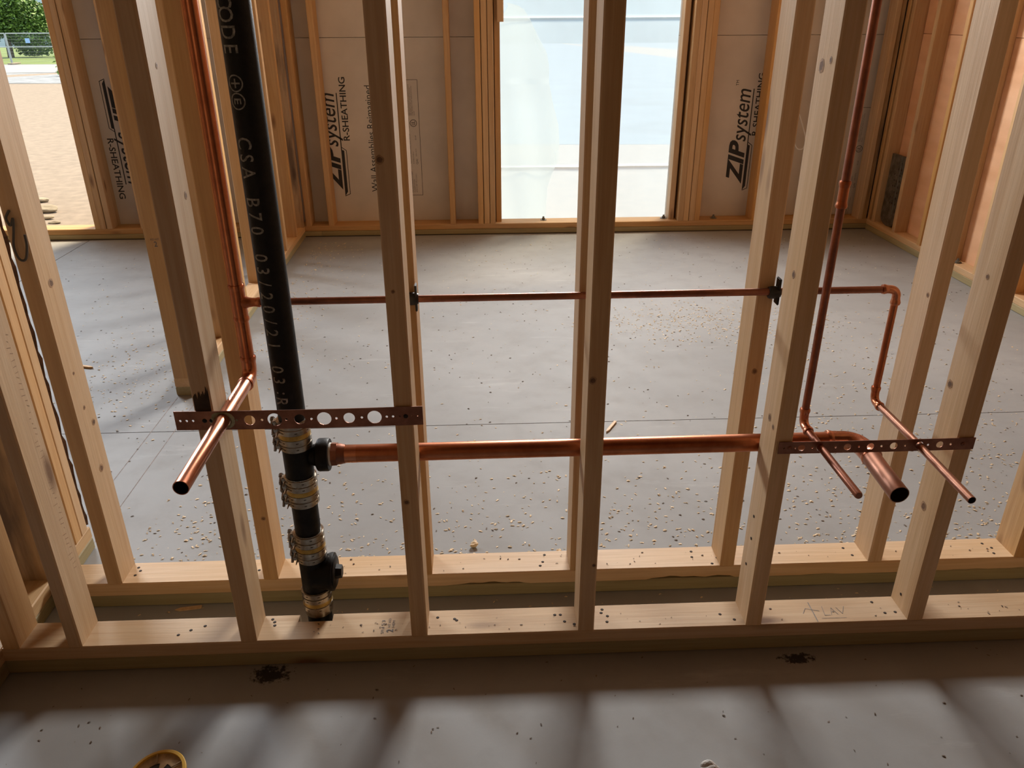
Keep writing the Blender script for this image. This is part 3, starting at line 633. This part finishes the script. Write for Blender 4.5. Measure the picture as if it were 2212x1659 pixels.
# right riser with coupling, elbow and capped stub
XC, YC, ZC2, RC = 0.913, 0.098, 0.576, 0.0085
cc = empty('copper_riser', (XC, YC, 0), label='dark copper riser with a coupling, bending into a short capped stub through the right bracket', cat='pipe')
def rc(p): return Vector((p[0] - XC, p[1] - YC, p[2]))
elbow(cc, rc((XC, YC, 0.9)), rc((XC, YC, ZC2 + 0.004)), rc((XC, 0, ZC2)), RC, 0.018, 'copper_bright', 0.016)
tube('riser_pipe', [rc((XC, YC, ZC2 + 0.02)), rc((XC, YC, 1.2)), rc((XC, YC, 2.6))], RC, 'copper_dark', cc, 24)
tube('stub_pipe', [rc((XC, YC - 0.018, ZC2 + 0.002)), rc((XC, 0, ZC2)), rc((XC, -0.190, ZC2)), rc((XC, -0.193, ZC2))], [RC - 0.0005] * 3 + [RC - 0.0015], 'copper_dark', cc, 24)
zcp = 1.0971
cp = tube('coupling', [rc((XC, YC, zcp - 0.022)), rc((XC, YC, zcp + 0.022))], RC + 0.0014, 'copper', cc, 24)
collar('solder_bead', rc((XC, YC, zcp + 0.019)), (0, 0, -1), RC, cp); collar('solder_bead', rc((XC, YC, zcp - 0.019)), (0, 0, 1), RC, cp)
# drain arm
YD, RD, XE = 0.1115, 0.0206, 1.056
cd = empty('copper_drain_arm', (0, YD, ZD), label='thick copper drain arm running from the black tee behind the studs to an open stub', cat='pipe')
def rd(p): return Vector((p[0], p[1] - YD, p[2] - ZD))
p0 = (-0.146, YD, ZD); p1 = (XE, YD, ZD + 0.004); p2 = (XE, -0.095, ZD - 0.012)
elbow(cd, rd(p0), rd(p1), rd(p2), RD, 0.040, 'copper_bright', 0.030)
tube('drain_pipe', [rd((-0.150, YD, ZD)), rd((0.4, YD, ZD + 0.002)), rd((XE - 0.04, YD, ZD + 0.004))], RD, 'copper', cd, 32)
tube('drain_stub', [rd((XE, YD - 0.045, ZD + 0.002)), rd((XE, 0.0, ZD - 0.005)), rd(p2)], RD, 'copper_dull', cd, 32, inner=RD - 0.0016)
lathe('sealing_tape', rd((-0.1665, YD, ZD)), (1, 0, 0), [(0, 0.0245), (0, 0.0268), (0.006, 0.0262), (0.006, 0.02)], 'teflon', cd, 28)
bm = bmesh.new(); bmesh.ops.create_cone(bm, cap_ends=True, segments=8, radius1=0.0275, radius2=0.0268, depth=0.013); ad = from_bm('male_adapter', bm, 'copper_dark', cd, loc=rd((-0.154, YD, ZD)), rot=(0, PI / 2, 0))
lathe('adapter_cup', rd((-0.148, YD, ZD)), (1, 0, 0), [(0, RD + 0.002), (0, RD + 0.0038), (0.008, RD + 0.0032), (0.012, RD + 0.0022), (0.018, RD + 0.0012), (0.018, RD)], 'copper_dark', cd, 32)
lathe('cleaned_band', rd((-0.131, YD, ZD)), (1, 0, 0), [(0, RD), (0, RD + 0.0003), (0.027, RD + 0.0003), (0.027, RD)], 'copper_bright', cd, 32)

# ------------------------------------------------------------------ perforated brackets
def bracket(name, x0, x1, zc, h, holes, bend, label, th=0.0016, y0=-0.0024):
    """flat strap with round holes: each hole gets its own cell of the strap, joined without gaps"""
    bm = bmesh.new(); holes = sorted(holes); seg = 20
    edges = [x0]
    for a, b in zip(holes, holes[1:]): edges.append(((a[0] + a[1] / 2) + (b[0] - b[1] / 2)) / 2)
    edges.append(x1)
    def place(x, z, y):
        t = (x - x0) / (x1 - x0); return (x - x0, y - bend * math.sin(PI * t), z + bend * 0.8 * (0.5 - math.sin(PI * t)) * 0.6 - zc)
    z0, z1 = zc - h / 2, zc + h / 2
    for (hx, dia, hz), ea, eb in zip(holes, edges, edges[1:]):
        rr = dia / 2; out = []; inn = []
        for k in range(seg):
            a = 2 * PI * (k + 0.5) / seg; c, s = math.cos(a), math.sin(a)
            tx = ((eb - hx) if c > 0 else (hx - ea)) / abs(c); tz = ((z1 - hz) if s > 0 else (hz - z0)) / abs(s); t = min(tx, tz)
            out.append((hx + c * t, hz + s * t)); inn.append((hx + rr * c, hz + rr * s))
        # snap the nearest border points to the corners of the cell
        for cxn, czn in ((ea, z0), (eb, z0), (ea, z1), (eb, z1)):
            k = min(range(seg), key=lambda i: (out[i][0] - cxn) ** 2 + (out[i][1] - czn) ** 2); out[k] = (cxn, czn)
        for yy, flip in ((y0, False), (y0 - th, True)):
            vo = [bm.verts.new(place(x, z, yy)) for x, z in out]; vi = [bm.verts.new(place(x, z, yy)) for x, z in inn]
            for k in range(seg):
                j = (k + 1) % seg; f = (vo[k], vo[j], vi[j], vi[k]); bm.faces.new(f if flip else f[::-1])
            if flip:
                for k in range(seg):
                    j = (k + 1) % seg; bm.faces.new((vi[k], vi[j], bi[j], bi[k])); bm.faces.new((vo[j], vo[k], bo[k], bo[j]))
            bi, bo = vi, vo
    bmesh.ops.remove_doubles(bm, verts=bm.verts[:], dist=0.00002)
    bmesh.ops.recalc_face_normals(bm, faces=bm.faces[:])
    root = empty(name, (x0, 0, zc), label=label, cat='bracket', group='copper pipe brackets'); from_bm('strap', bm, 'bracket_copper', root)
    return root
S5 = 0.0052
hl = [(-0.434, S5), (-0.421, S5), (-0.408, S5), (-0.384, 0.009), (-0.347, 0.030), (-0.319, S5), (-0.293, 0.0225), (-0.268, S5), (-0.242, 0.0295), (-0.218, S5), (-0.191, 0.0225), (-0.167, S5), (-0.141, 0.0295), (-0.116, S5), (-0.090, 0.0235), (-0.064, S5), (-0.038, 0.0295), (-0.013, S5), (0.0, S5), (0.014, 0.0022), (0.026, 0.007), (0.038, 0.0022), (0.051, 0.003)]
bl = bracket('pipe_bracket', -0.4445, 0.0615, 0.6745, 0.0430, [(x, d, 0.6745) for x, d in hl], 0.002, 'wide copper bracket with round holes carrying the thick left stub')
hr = [(0.833, 0.0045), (0.846, 0.007), (0.858, 0.0045), (0.8715, 0.0155), (0.895, S5), (0.913, 0.0178), (0.946, S5), (0.972, 0.016), (0.997, S5), (1.023, 0.016), (1.047, S5), (1.074, 0.0165), (1.099, 0.0045), (1.131, 0.0172), (1.150, S5), (1.176, 0.0155), (1.200, S5), (1.228, 0.007)]
br = bracket('pipe_bracket', 0.8215, 1.2535, 0.5755, 0.0290, [(x, d, 0.5755) for x, d in hr], 0.001, 'narrow copper bracket with round holes carrying the two thin right stubs')
# solder flux smeared round the left stub, and fixing screws
def blob(name, c, r, th, parent, mat, seed):
    rnd = random.Random(seed); bm = bmesh.new(); n = 26; rings = []
    for q, (rr, y) in enumerate(((RA + 0.0002, -0.006), (RA + 0.004, -0.0085), (r * 0.75, -0.0062), (r, -0.0041))):
        rings.append([bm.verts.new((c[0] + rr * math.cos(2 * PI * k / n) * (1 + (0.22 * rnd.random() if q > 1 else 0)), y, c[1] + min(0.020, max(-0.020, rr * math.sin(2 * PI * k / n) * (0.9 if q > 1 else 1))))) for k in range(n)])
    for a, b in zip(rings, rings[1:]):
        for k in range(n): bm.faces.new((a[k], a[(k + 1) % n], b[(k + 1) % n], b[k]))
    bmesh.ops.recalc_face_normals(bm, faces=bm.faces[:])
    return from_bm(name, bm, mat, parent, smooth=True)
blob('solder_flux', (XA + 0.4445, 0.0), 0.026, 0.004, bl, 'flux', 3)
for root, xs in ((bl, (0.026 + 0.4445, 0.0745, 0.060)), (br, (1.228 - 0.8215, 0.846 - 0.8215))):
    for x in xs:
        lathe('screw', (x, -0.0038, 0), (0, -1, 0), [(0, 0.0050), (0.0012, 0.0048), (0.0028, 0.003), (0.003, 0.0012)], 'pipe_dark' if root is bl else 'bracket_copper', root, 12)
# scorch on the stud above the left bracket
def scorch():
    bm = bmesh.new(); rnd = random.Random(5); x0, x1 = SX[2] + 0.003, SX[2] + W - 0.003; n = 22; zb = 0.694
    top = [0.030 + 0.022 * (i / n) + rnd.uniform(-0.009, 0.009) for i in range(n + 1)]
    va = [bm.verts.new((x0 + (x1 - x0) * i / n, -0.0004, zb)) for i in range(n + 1)]; vb = [bm.verts.new((x0 + (x1 - x0) * i / n, -0.0004, zb + top[i])) for i in range(n + 1)]
    for i in range(n): bm.faces.new((va[i], va[i + 1], vb[i + 1], vb[i]))
    return from_bm('scorch_mark', bm, 'scorch', wf)
scorch()

# ------------------------------------------------------------------ black pipe clamps
def clamp(x, label, lean):
    t = empty('pipe_clamp', (x, YA, ZH), label=label, cat='clamp', group='black pipe clamps')
    lathe('ring', (-0.018, 0, 0.0015), (1, 0, 0), [(0, RH + 0.0002), (0, RH + 0.0045), (0.004, RH + 0.0062), (0.020, RH + 0.0062), (0.026, RH + 0.003), (0.026, RH)], 'black_plastic', t, 24)
    bm = bmesh.new(); box_bm(bm, (0.0006, -0.012, -0.026), (0.0052, 0.012, 0.036)); bmesh.ops.bevel(bm, geom=bm.edges[:], offset=0.0018, segments=2, affect='EDGES'); from_bm('flange', bm, 'black_plastic', t)
    return t
clamp(B0 + W, 'black plastic pipe clamp beside the stud left of centre', 0); clamp(B0 + 2 * 0.4064 + W, 'black plastic pipe clamp beside the stud right of centre', 0)

# ------------------------------------------------------------------ plastic sheets over the centre opening
def sheet(name, outline_fn, nx, nz, mat, y0, wob, label):
    vs = []; fs = []
    for j in range(nz + 1):
        for i in range(nx + 1):
            x, z, amp = outline_fn(i / nx, j / nz); vs.append((x - 0.94, wob(x, z) * amp, z))
    for j in range(nz):
        for i in range(nx):
            a = j * (nx + 1) + i; fs.append((a, a + 1, a + nx + 2, a + nx + 1))
    o = from_pd(name, vs, fs, mat, None, smooth=True, loc=(0.94, y0, 0))
    return tag(o, label, 'plastic sheet', 'clear plastic over the centre opening')
def wob1(x, z):
    y = 0.010 * math.sin(x * 5.0 + z * 1.1) + 0.006 * math.sin(x * 11 + 2 - z * 2.3)
    for zc in (0.427, 1.396): y += 0.012 * math.exp(-((z - zc) / 0.006) ** 2)
    return y
sheet('plastic_sheet', lambda s, t: (0.25 + 1.38 * s, -0.02 + 1.97 * t, 1.0), 90, 260, 'poly_sheet', YS2 + 0.062, wob1, 'clear plastic sheet stretched over the centre opening')
edge = [(0.04, 0.655), (0.083, 0.661), (0.30, 0.672), (0.377, 0.70), (0.478, 0.749), (0.60, 0.752), (0.716, 0.744), (0.85, 0.705), (1.002, 0.672), (1.10, 0.672), (1.185, 0.655), (1.284, 0.595), (1.40, 0.535), (1.451, 0.498), (1.477, 0.45), (1.487, 0.40)]
def fold_fn(s, t):
    z = 0.03 + 1.457 * t; k = 0
    while k < len(edge) - 2 and edge[k + 1][0] < z: k += 1
    (za, xa), (zb, xb) = edge[k], edge[k + 1]; q = min(1, max(0, (z - za) / (zb - za))); xr = xa + (xb - xa) * q
    xl = min(0.342 + max(0, (z - 1.38)) * 0.6, xr - 0.012); return xl + (xr - xl) * s, z, 1.0
sheet('plastic_sheet_fold', fold_fn, 40, 80, 'poly_fold', YS2 + 0.045, lambda x, z: 0.008 * math.sin(x * 26 + z * 3) * (0.4 + 0.6 * (z < 1.0)) - 0.004 * math.sin(z * 9), 'whitish doubled flap of plastic hanging at the left of the centre opening')

# ------------------------------------------------------------------ small hardware
def anchor(x, y, label):
    t = empty('anchor_bolt', (x, y, ZT), label=label, cat='bolt', group='anchor bolts in the bottom plates')
    bm = bmesh.new(); bmesh.ops.create_cone(bm, cap_ends=True, segments=20, radius1=0.024, radius2=0.0235, depth=0.003); from_bm('washer', bm, 'galvanised', t, loc=(0, 0, 0.0016))
    bm = bmesh.new(); bmesh.ops.create_cone(bm, cap_ends=True, segments=6, radius1=0.0125, radius2=0.012, depth=0.012); from_bm('nut', bm, 'galvanised', t, loc=(0, 0, 0.009))
    bm = bmesh.new(); bmesh.ops.create_cone(bm, cap_ends=True, segments=12, radius1=0.007, radius2=0.0065, depth=0.012); from_bm('bolt_end', bm, 'galvanised', t, loc=(0, 0, 0.020))
anchor(0.638, YF + 0.086, 'anchor bolt with washer on the far plate below the plastic flap'); anchor(1.511, YF + 0.088, 'anchor bolt with washer at the right jamb of the centre opening'); anchor(1.871, YF + 0.068, 'anchor bolt in the far plate right of the opening, under the printed sheathing'); anchor(3.008, 2.943, 'anchor bolt on the plate of the right plywood wall')
# dark steel hold-down plate between the studs of the right wall
def hold_down():
    t = empty('hold_down_plate', (3.004, 3.835, ZT), label='dark steel plate with nail dimples standing in the right wall corner bay', cat='steel plate')
    pts = []; w2, hgt = 0.100, 0.475
    for k in range(13): a = PI + PI * k / 12; pts.append((w2 * math.cos(a) , 0.055 + 0.055 * math.sin(a)))
    rnd = random.Random(2)
    for k in range(1, 14): pts.append((w2 + rnd.uniform(-0.002, 0.002), 0.055 + (hgt - 0.055) * k / 13))
    for k in range(13, 0, -1): pts.append((-w2 + rnd.uniform(-0.004, 0.006), 0.055 + (hgt - 0.055) * k / 13))
    bm = bmesh.new(); a = [bm.verts.new((0, y, z)) for y, z in pts]; b = [bm.verts.new((0.02, y, z)) for y, z in pts]; n = len(pts)
    bm.faces.new(a); bm.faces.new(b[::-1])
    for k in range(n): bm.faces.new((a[k], b[k], b[(k + 1) % n], a[(k + 1) % n]))
    bmesh.ops.recalc_face_normals(bm, faces=bm.faces[:]); from_bm('plate', bm, 'galvanised', t)
    tube('rib', [(0, -0.040, 0.09), (0, -0.040, 0.47)], 0.003, 'galvanised', t, 10)
    for i in range(8):
        for y in (-0.058, -0.018, 0.010):
            lathe('nail_head', (0.0005, y + 0.006 * (i % 2), 0.16 + i * 0.038), (-1, 0, 0), [(0, 0.0075), (0.002, 0.006), (0.003, 0.002)], 'nail_hole', t, 10)
hold_down()
def cable(name, pts, r, mat, label):
    cu = [];
    for i in range(len(pts) - 1):
        p = [Vector(pts[max(i - 1, 0)]), Vector(pts[i]), Vector(pts[i + 1]), Vector(pts[min(i + 2, len(pts) - 1)])]
        for k in range(8):
            t = k / 8; cu.append(0.5 * ((2 * p[1]) + (p[2] - p[0]) * t + (2 * p[0] - 5 * p[1] + 4 * p[2] - p[3]) * t * t + (3 * p[1] - p[0] - 3 * p[2] + p[3]) * t ** 3))
    cu.append(Vector(pts[-1])); o = cu[0].copy()
    ob = tube(name, [c - o for c in cu], r, mat, None, 8); ob.location = o; return tag(ob, label, 'cable')
cable('electric_cable', [(2.40, 4.17, 0.80), (2.425, 4.13, 0.72), (2.455, 4.11, 0.63), (2.45, 4.11, 0.565), (2.41, 4.12, 0.56), (2.385, 4.14, 0.62), (2.38, 4.16, 0.72)], 0.004, 'white_cable', 'white cable loop hanging in the far wall bay right of the printed sheathing')
cable('black_wire', [(-0.792, 0.224, 1.06), (-0.800, 0.219, 1.045), (-0.794, 0.217, 1.03), (-0.785, 0.217, 1.045), (-0.790, 0.217, 1.02), (-0.799, 0.217, 0.985), (-0.795, 0.217, 0.958), (-0.782, 0.217, 0.957), (-0.772, 0.217, 0.985), (-0.770, 0.217, 1.01)], 0.0026, 'dark_cable', 'short black wire loop stapled to the leftmost rear stud')

# yellow spool on the floor, bottom left
def spool():
    t = empty('spool', (-0.485, -0.330, 0.0), rot=(math.radians(2), math.radians(-4), 0.4), label='dusty yellow plastic spool lying on the near floor', cat='spool')
    def ring(name, r0, r1, z0, z1, mat, par): return lathe(name, (0, 0, z0), (0, 0, 1), [(0, r0), (0, r1 - 0.0015), (0.0015, r1), (z1 - z0 - 0.0015, r1), (z1 - z0, r1 - 0.0015), (z1 - z0, r0), (0.0005, r0)], mat, par, 48)
    R1 = 0.057
    def flange(z, mat):
        bm = bmesh.new(); n = 60; th = 0.003; prof = [0.012, 0.016, 0.030, 0.047, R1]
        holes = lambda k, q: q == 1 and (k % 12) < 7
        lay = []
        for zz in (z, z + th): lay.append([[bm.verts.new((r * math.cos(2 * PI * k / n), r * math.sin(2 * PI * k / n), zz - (0.002 if 0 < i < 4 and zz > z else 0))) for k in range(n)] for i, r in enumerate(prof)])
        for q in range(4):
            for k in range(n):
                j = (k + 1) % n
                if holes(k, q): continue
                bm.faces.new((lay[1][q][k], lay[1][q + 1][k], lay[1][q + 1][j], lay[1][q][j])); bm.faces.new((lay[0][q][k], lay[0][q][j], lay[0][q + 1][j], lay[0][q + 1][k]))
        for k in range(n):
            j = (k + 1) % n; bm.faces.new((lay[0][4][k], lay[0][4][j], lay[1][4][j], lay[1][4][k])); bm.faces.new((lay[0][0][j], lay[0][0][k], lay[1][0][k], lay[1][0][j]))
        return from_bm('flange', bm, mat, t, smooth=False)
    f1 = flange(0.002, 'yellow_plastic'); f2 = flange(0.040, 'dusty_plastic')
    ring('rim', R1 - 0.006, R1 + 0.001, 0.039, 0.0465, 'yellow_plastic', f2)
    lathe('hub', (0, 0, 0.004), (0, 0, 1), [(0, 0.030), (0.036, 0.030)], 'black_plastic', t, 32)
    for k in range(5):
        a = k * 2 * PI / 5 + 0.2; bm = bmesh.new(); box_bm(bm, (0.030, -0.0012, 0.0425), (0.051, 0.0012, 0.0448)); from_bm('rib', bm, 'dusty_plastic', f2, rot=(0, 0, a))
spool()
def lump(name, loc, r, mat, label, seed, sq=(1, 1, 0.6)):
    rnd = random.Random(seed); bm = bmesh.new(); bmesh.ops.create_icosphere(bm, subdivisions=3, radius=r)
    dirs = [(Vector((rnd.gauss(0, 1), rnd.gauss(0, 1), rnd.gauss(0, 1))).normalized(), rnd.uniform(-0.45, 0.5)) for _ in range(14)]
    for v_ in bm.verts:
        d = v_.co.normalized(); k = 1 + sum(a * max(0, d.dot(q) - 0.55) * 1.6 for q, a in dirs); v_.co = Vector((d.x * sq[0], d.y * sq[1], d.z * sq[2])) * r * k
    zmin = min(v_.co.z for v_ in bm.verts)
    for v_ in bm.verts: v_.co.z -= zmin
    return tag(from_bm(name, bm, mat, None, smooth=False, loc=loc), label, 'debris')
lump('plaster_lump', (0.636, -0.342, 0), 0.017, 'lump_grey', 'crumbled grey lump on the near floor at the bottom edge', 4, (1.15, 0.8, 0.8))
def stick(name, a, b, wd, th, mat, label, sharp=True):
    a, b = Vector(a), Vector(b); d = b - a; L = d.length; ang = math.atan2(d.y, d.x)
    vs = [(0, -wd / 2, 0), (L * 0.8, -wd / 2, 0), (L, 0, 0), (L * 0.8, wd / 2, 0), (0, wd / 2, 0)]; vs += [(x, y, th) for x, y, _ in vs]
    fs = [(4, 3, 2, 1, 0), (5, 6, 7, 8, 9)] + [(k, (k + 1) % 5, 5 + (k + 1) % 5, 5 + k) for k in range(5)]
    o = from_pd(name, vs, fs, mat, None, loc=a, rot=(0, 0, ang)); return tag(o, label, 'wood scrap', 'wood scraps on the slab')
stick('wood_splinter', (0.690, 1.195, 0.001), (0.642, 1.112, 0.001), 0.010, 0.006, 'spruce_pale', 'pale wood splinter lying across the floor joint behind the centre stud')
stick('wood_splinter', (-1.64, 1.84, 0.001), (-1.555, 1.812, 0.001), 0.012, 0.008, 'spruce_warm', 'tan wood splinter on the grey floor at the far left')
stick('wood_splinter', (-0.575, 0.214, 0.001), (-0.642, 0.204, 0.001), 0.012, 0.003, 'spruce', 'thin wood sliver in the chase between the two plates, left of the black stack')
stick('wood_splinter', (1.345, 0.196, 0.001), (1.322, 0.180, 0.001), 0.014, 0.003, 'spruce_pale', 'small pale wood chip in the chase at the right')
lump('wood_curl', (0.388, 0.345, 0), 0.016, 'shavings', 'curled wood shaving standing behind the rear plate by the centre stud', 8, (0.5, 0.7, 2.0))
lump('wood_curl', (0.148, 0.44, 0), 0.010, 'shavings', 'orange curl of wood on the floor just left of the centre studs', 9, (1.2, 0.8, 0.7))

# wood shavings and grit scattered over the slab
def flakes(name, n, place, size, mat, label, seed):
    rnd = random.Random(seed); vs = []; fs = []
    for _ in range(n):
        x, y = place(rnd); L = size * rnd.uniform(0.5, 1.5); wd = L * rnd.uniform(0.22, 0.5); a = rnd.gauss(0.2, 0.9); ca_, sa = math.cos(a), math.sin(a); h = L * rnd.uniform(0.1, 0.3); o = len(vs)
        for u, v_, z in ((-L / 2, -wd / 2, 0.0005), (0, -wd / 2, h), (L / 2, -wd / 2, 0.0008), (L / 2, wd / 2, 0.0008), (0, wd / 2, h * 1.1), (-L / 2, wd / 2, 0.0005)): vs.append((x + u * ca_ - v_ * sa, y + u * sa + v_ * ca_, z + 0.0003))
        fs += [(o, o + 1, o + 4, o + 5), (o + 1, o + 2, o + 3, o + 4), (o, o + 5, o + 3, o + 2)]
    o = from_pd(name, vs, fs, mat); return tag(o, label, 'shavings', None, 'stuff')
def pl_main(r):
    k = r.random()
    if k < 0.34: return r.uniform(-0.85, 2.8), 0.33 + abs(r.gauss(0, 0.30))
    if k < 0.50: return r.gauss(1.30, 0.32), r.gauss(2.25, 0.16)
    if k < 0.66: return r.gauss(1.75, 0.35), r.gauss(0.95, 0.40) if r.random() < 0.5 else r.uniform(0.35, 2.4)
    if k < 0.76: return -0.97 + abs(r.gauss(0, 0.16)), r.uniform(1.2, 3.9)
    if k < 0.84: return r.gauss(-1.3, 0.25), r.gauss(1.75, 0.3)
    return r.uniform(-2.7, 2.9), r.uniform(0.4, 3.95)
def ok(r, f):
    while True:
        x, y = f(r)
        if y > 0.325 and y < 4.03 and -3.2 < x < 2.94 and not (abs(x + 1.03) < 0.09 and y > 1.5): return x, y
flakes('wood_shavings', 4600, lambda r: ok(r, pl_main), 0.0085, 'shavings', 'pale wood shavings scattered over the slab behind the framing', 21)
flakes('floor_grit', 1500, lambda r: ok(r, lambda q: (q.uniform(-2.8, 2.9), q.uniform(0.4, 3.98))), 0.007, 'grit', 'dark grit and crumbs on the slab behind the framing', 22)
flakes('near_crumbs', 170, lambda r: (r.uniform(-0.95, 1.6), r.uniform(-0.75, -0.01)), 0.005, 'grit', 'dark crumbs on the near floor in front of the plate', 23)
flakes('chase_crumbs', 60, lambda r: (r.uniform(-0.9, 1.6), r.uniform(0.10, 0.215)), 0.006, 'shavings', 'wood crumbs on the slab inside the chase between the plates', 24)
def plate_bits(name, n, y0, y1, label, seed):
    rnd = random.Random(seed); o = flakes(name, n, lambda r: (r.uniform(-0.3, 1.6), r.uniform(y0, y1)), 0.0045, 'grit', label, seed); o.location.z = ZT; return o
plate_bits('plate_crumbs', 70, 0.012, 0.058, 'brown crumbs lying on top of the front bottom plate', 25); plate_bits('plate_crumbs', 60, GY + 0.012, GY + 0.08, 'brown crumbs lying on top of the rear bottom plate', 26)

# ------------------------------------------------------------------ outdoors
def gz(y): return -0.15 if y < 8 else 0.026 - 0.022 * y
def ground(name, x0, x1, y0, y1, mat, dz, label, cat, ragged=0.0, seed=1):
    rnd = random.Random(seed); nx = 40; ys = sorted({y0, y1} | ({8.0} if y0 < 8 < y1 else set())); vs = []; fs = []
    for j, y in enumerate(ys):
        for i in range(nx + 1):
            yy = y + (rnd.uniform(-ragged, ragged) if ragged else 0); vs.append((x0 + (x1 - x0) * i / nx, yy, gz(y) + dz))
    for j in range(len(ys) - 1):
        for i in range(nx): a = j * (nx + 1) + i; fs.append((a, a + 1, a + nx + 2, a + nx + 1))
    o = from_pd(name, vs, fs, mat); o['kind'] = 'structure'; return o
ground('ground', -130, 130, 4.237, 200, 'sand', 0, '', '')
ground('gravel_strip', -130, -3.8, 25.6, 34.2, 'gravel', 0.006, '', '', 0.5)
ground('added_blue_yard', -3.8, 130, 9.5, 180, 'backdrop_blue', 0.006, '', '', 0.7, 3)  # added ground that tints the view through the plastic blue
ground('road', -130, -3.8, 33.9, 44.9, 'road', 0.012, '', '', 0.06)
ground('grass_verge', -130, -4.5, 44.9, 130, 'grass', 0.018, '', '', 0.3)
def backdrop_hill():  # added ridge that hides the white sky behind the plastic
    vs = []; fs = []; n = 80
    for j, (y, k) in enumerate(((125, 0.0), (140, 0.7), (160, 1.0), (200, 1.05))):
        for i in range(n + 1):
            x = -220 + 440 * i / n; vs.append((x, y, -4.0 + k * (13 + 2.2 * math.sin(x * 0.05) + 1.1 * math.sin(x * 0.13 + 1))))
    for j in range(3):
        for i in range(n): a = j * (n + 1) + i; fs.append((a, a + 1, a + n + 2, a + n + 1))
    o = from_pd('backdrop_hill', vs, fs, 'hill_haze', None, smooth=True); o['kind'] = 'structure'
backdrop_hill()
def leaf_mass(name, c, rx, ry, rz, n, mats, label, seed, size=0.22, cat='tree', group='trees beyond the road'):
    rnd = random.Random(seed); t = empty(name, (c[0], c[1], gz(c[1])), label=label, cat=cat, group=group)
    lobes = [(Vector((rnd.uniform(-0.6, 0.6) * rx, rnd.uniform(-0.6, 0.6) * ry, rz * rnd.uniform(0.35, 1.5))), rnd.uniform(0.35, 0.6)) for _ in range(12)]
    parts = [([], []), ([], [])]
    for _ in range(n):
        lc, s = rnd.choice(lobes); d = Vector((rnd.gauss(0, 1), rnd.gauss(0, 1), rnd.gauss(0, 1))).normalized(); p = lc + Vector((d.x * rx * s, d.y * ry * s, d.z * rz * s * 0.8)) * rnd.uniform(0.75, 1.05)
        if p.z < 0.1: p.z = rnd.uniform(0.1, 1.0)
        V, Fc = parts[1 if rnd.random() < 0.45 else 0]; L = size * rnd.uniform(0.6, 1.4); q = Euler((rnd.uniform(-0.9, 0.9), rnd.uniform(-0.9, 0.9), rnd.uniform(0, 6.3))).to_matrix(); o = len(V)
        for u, v_ in ((-L / 2, 0), (0, -L * 0.28), (L / 2, 0), (0, L * 0.28)): V.append(p + q @ Vector((u, v_, 0)))
        Fc.append((o, o + 1, o + 2, o + 3))
    for (V, Fc), m in zip(parts, mats): tag(from_pd('foliage', V, Fc, m, t), kind='stuff')
    tube('trunk', [(0, 0, 0), (0.1, 0, rz * 0.6), (0, 0.1, rz * 1.2)], [0.22, 0.16, 0.06], 'trunk', t, 10)
leaf_mass('leafy_tree', (-32.9, 60, 0), 2.9, 2.2, 3.5, 34000, ('leaf_light', 'leaf_dark'), 'light green leafy tree beyond the fence, seen through the left opening', 31)
leaf_mass('leafy_tree', (-25.8, 61, 0), 2.6, 2.2, 3.6, 9000, ('leaf_dark', 'leaf_light'), 'darker green tree beyond the fence, hidden by the left jamb', 32)
leaf_mass('leafy_tree', (-39.3, 63, 0), 3.0, 2.5, 3.2, 5000, ('leaf_light', 'leaf_dark'), 'leafy tree beyond the fence, mostly hidden left of the door opening', 33)
leaf_mass('leafy_tree', (-21.0, 64, 0), 2.6, 2.5, 3.0, 5000, ('leaf_dark', 'leaf_light'), 'leafy tree beyond the fence, mostly hidden behind the printed sheathing', 34)
leaf_mass('grass_tuft', (-15.3, 30.7, 0), 0.35, 0.3, 0.28, 500, ('leaf_light', 'leaf_light'), 'bright green weed tuft growing in the gravel', 35, 0.14, 'weed', None)
for k, x in enumerate((-27.7, -24.7, -21.7)):
    t = empty('fence_panel', (x, 44.7, gz(44.7) + 0.03), label=('wire fence panel at the far left beyond the road', 'wire fence panel with a blue sign beyond the road', 'wire fence panel beyond the road nearest the door jamb')[k], cat='fence', group='temporary fence panels')
    zt, zb = 1.50, 0.84
    for a, b, nm in (((0.03, 0, zt), (2.97, 0, zt), 'top_rail'), ((0.03, 0, zb), (2.97, 0, zb), 'middle_rail'), ((0.03, 0, 0.05), (0.03, 0, zt), 'post'), ((2.97, 0, 0.05), (2.97, 0, zt), 'post')): tube(nm, [a, b], 0.026, 'fence_tube', t, 10)
    bm = bmesh.new()
    for i in range(1, 40): sweep_bm(bm, [(i * 0.0735 + 0.03, 0, 0.1), (i * 0.0735 + 0.03, 0, zt)], 0.0022, 4)
    for i in range(1, 10): sweep_bm(bm, [(0.03, 0, i * 0.15), (2.97, 0, i * 0.15)], 0.0022, 4)
    tag(from_bm('wire_mesh', bm, 'fence_tube', t), kind='stuff')
    boxo('foot', (0.02, -0.5, 0.0), (0.26, 0.4, 0.07), 'stone', t, 0.02)
    if k == 1: boxo('sign', (0.99, -0.035, 1.03), (1.23, -0.028, 1.26), 'sign_blue', t, 0.002)
for k, (x, y, r) in enumerate(((-3.66, 5.62, 0.075), (-3.9, 6.05, 0.05), (-3.38, 5.2, 0.035), (-3.51, 5.36, 0.04))):
    lump('stone', (x, y, -0.152), r, 'stone', ('largest flat tan stone on the sand outside the left opening', 'long stone farthest out on the sand outside the left opening', 'small grey stone nearest the left opening', 'flat stone between the largest one and the left opening')[k], 40 + k, (1.3, 0.7, 0.42))
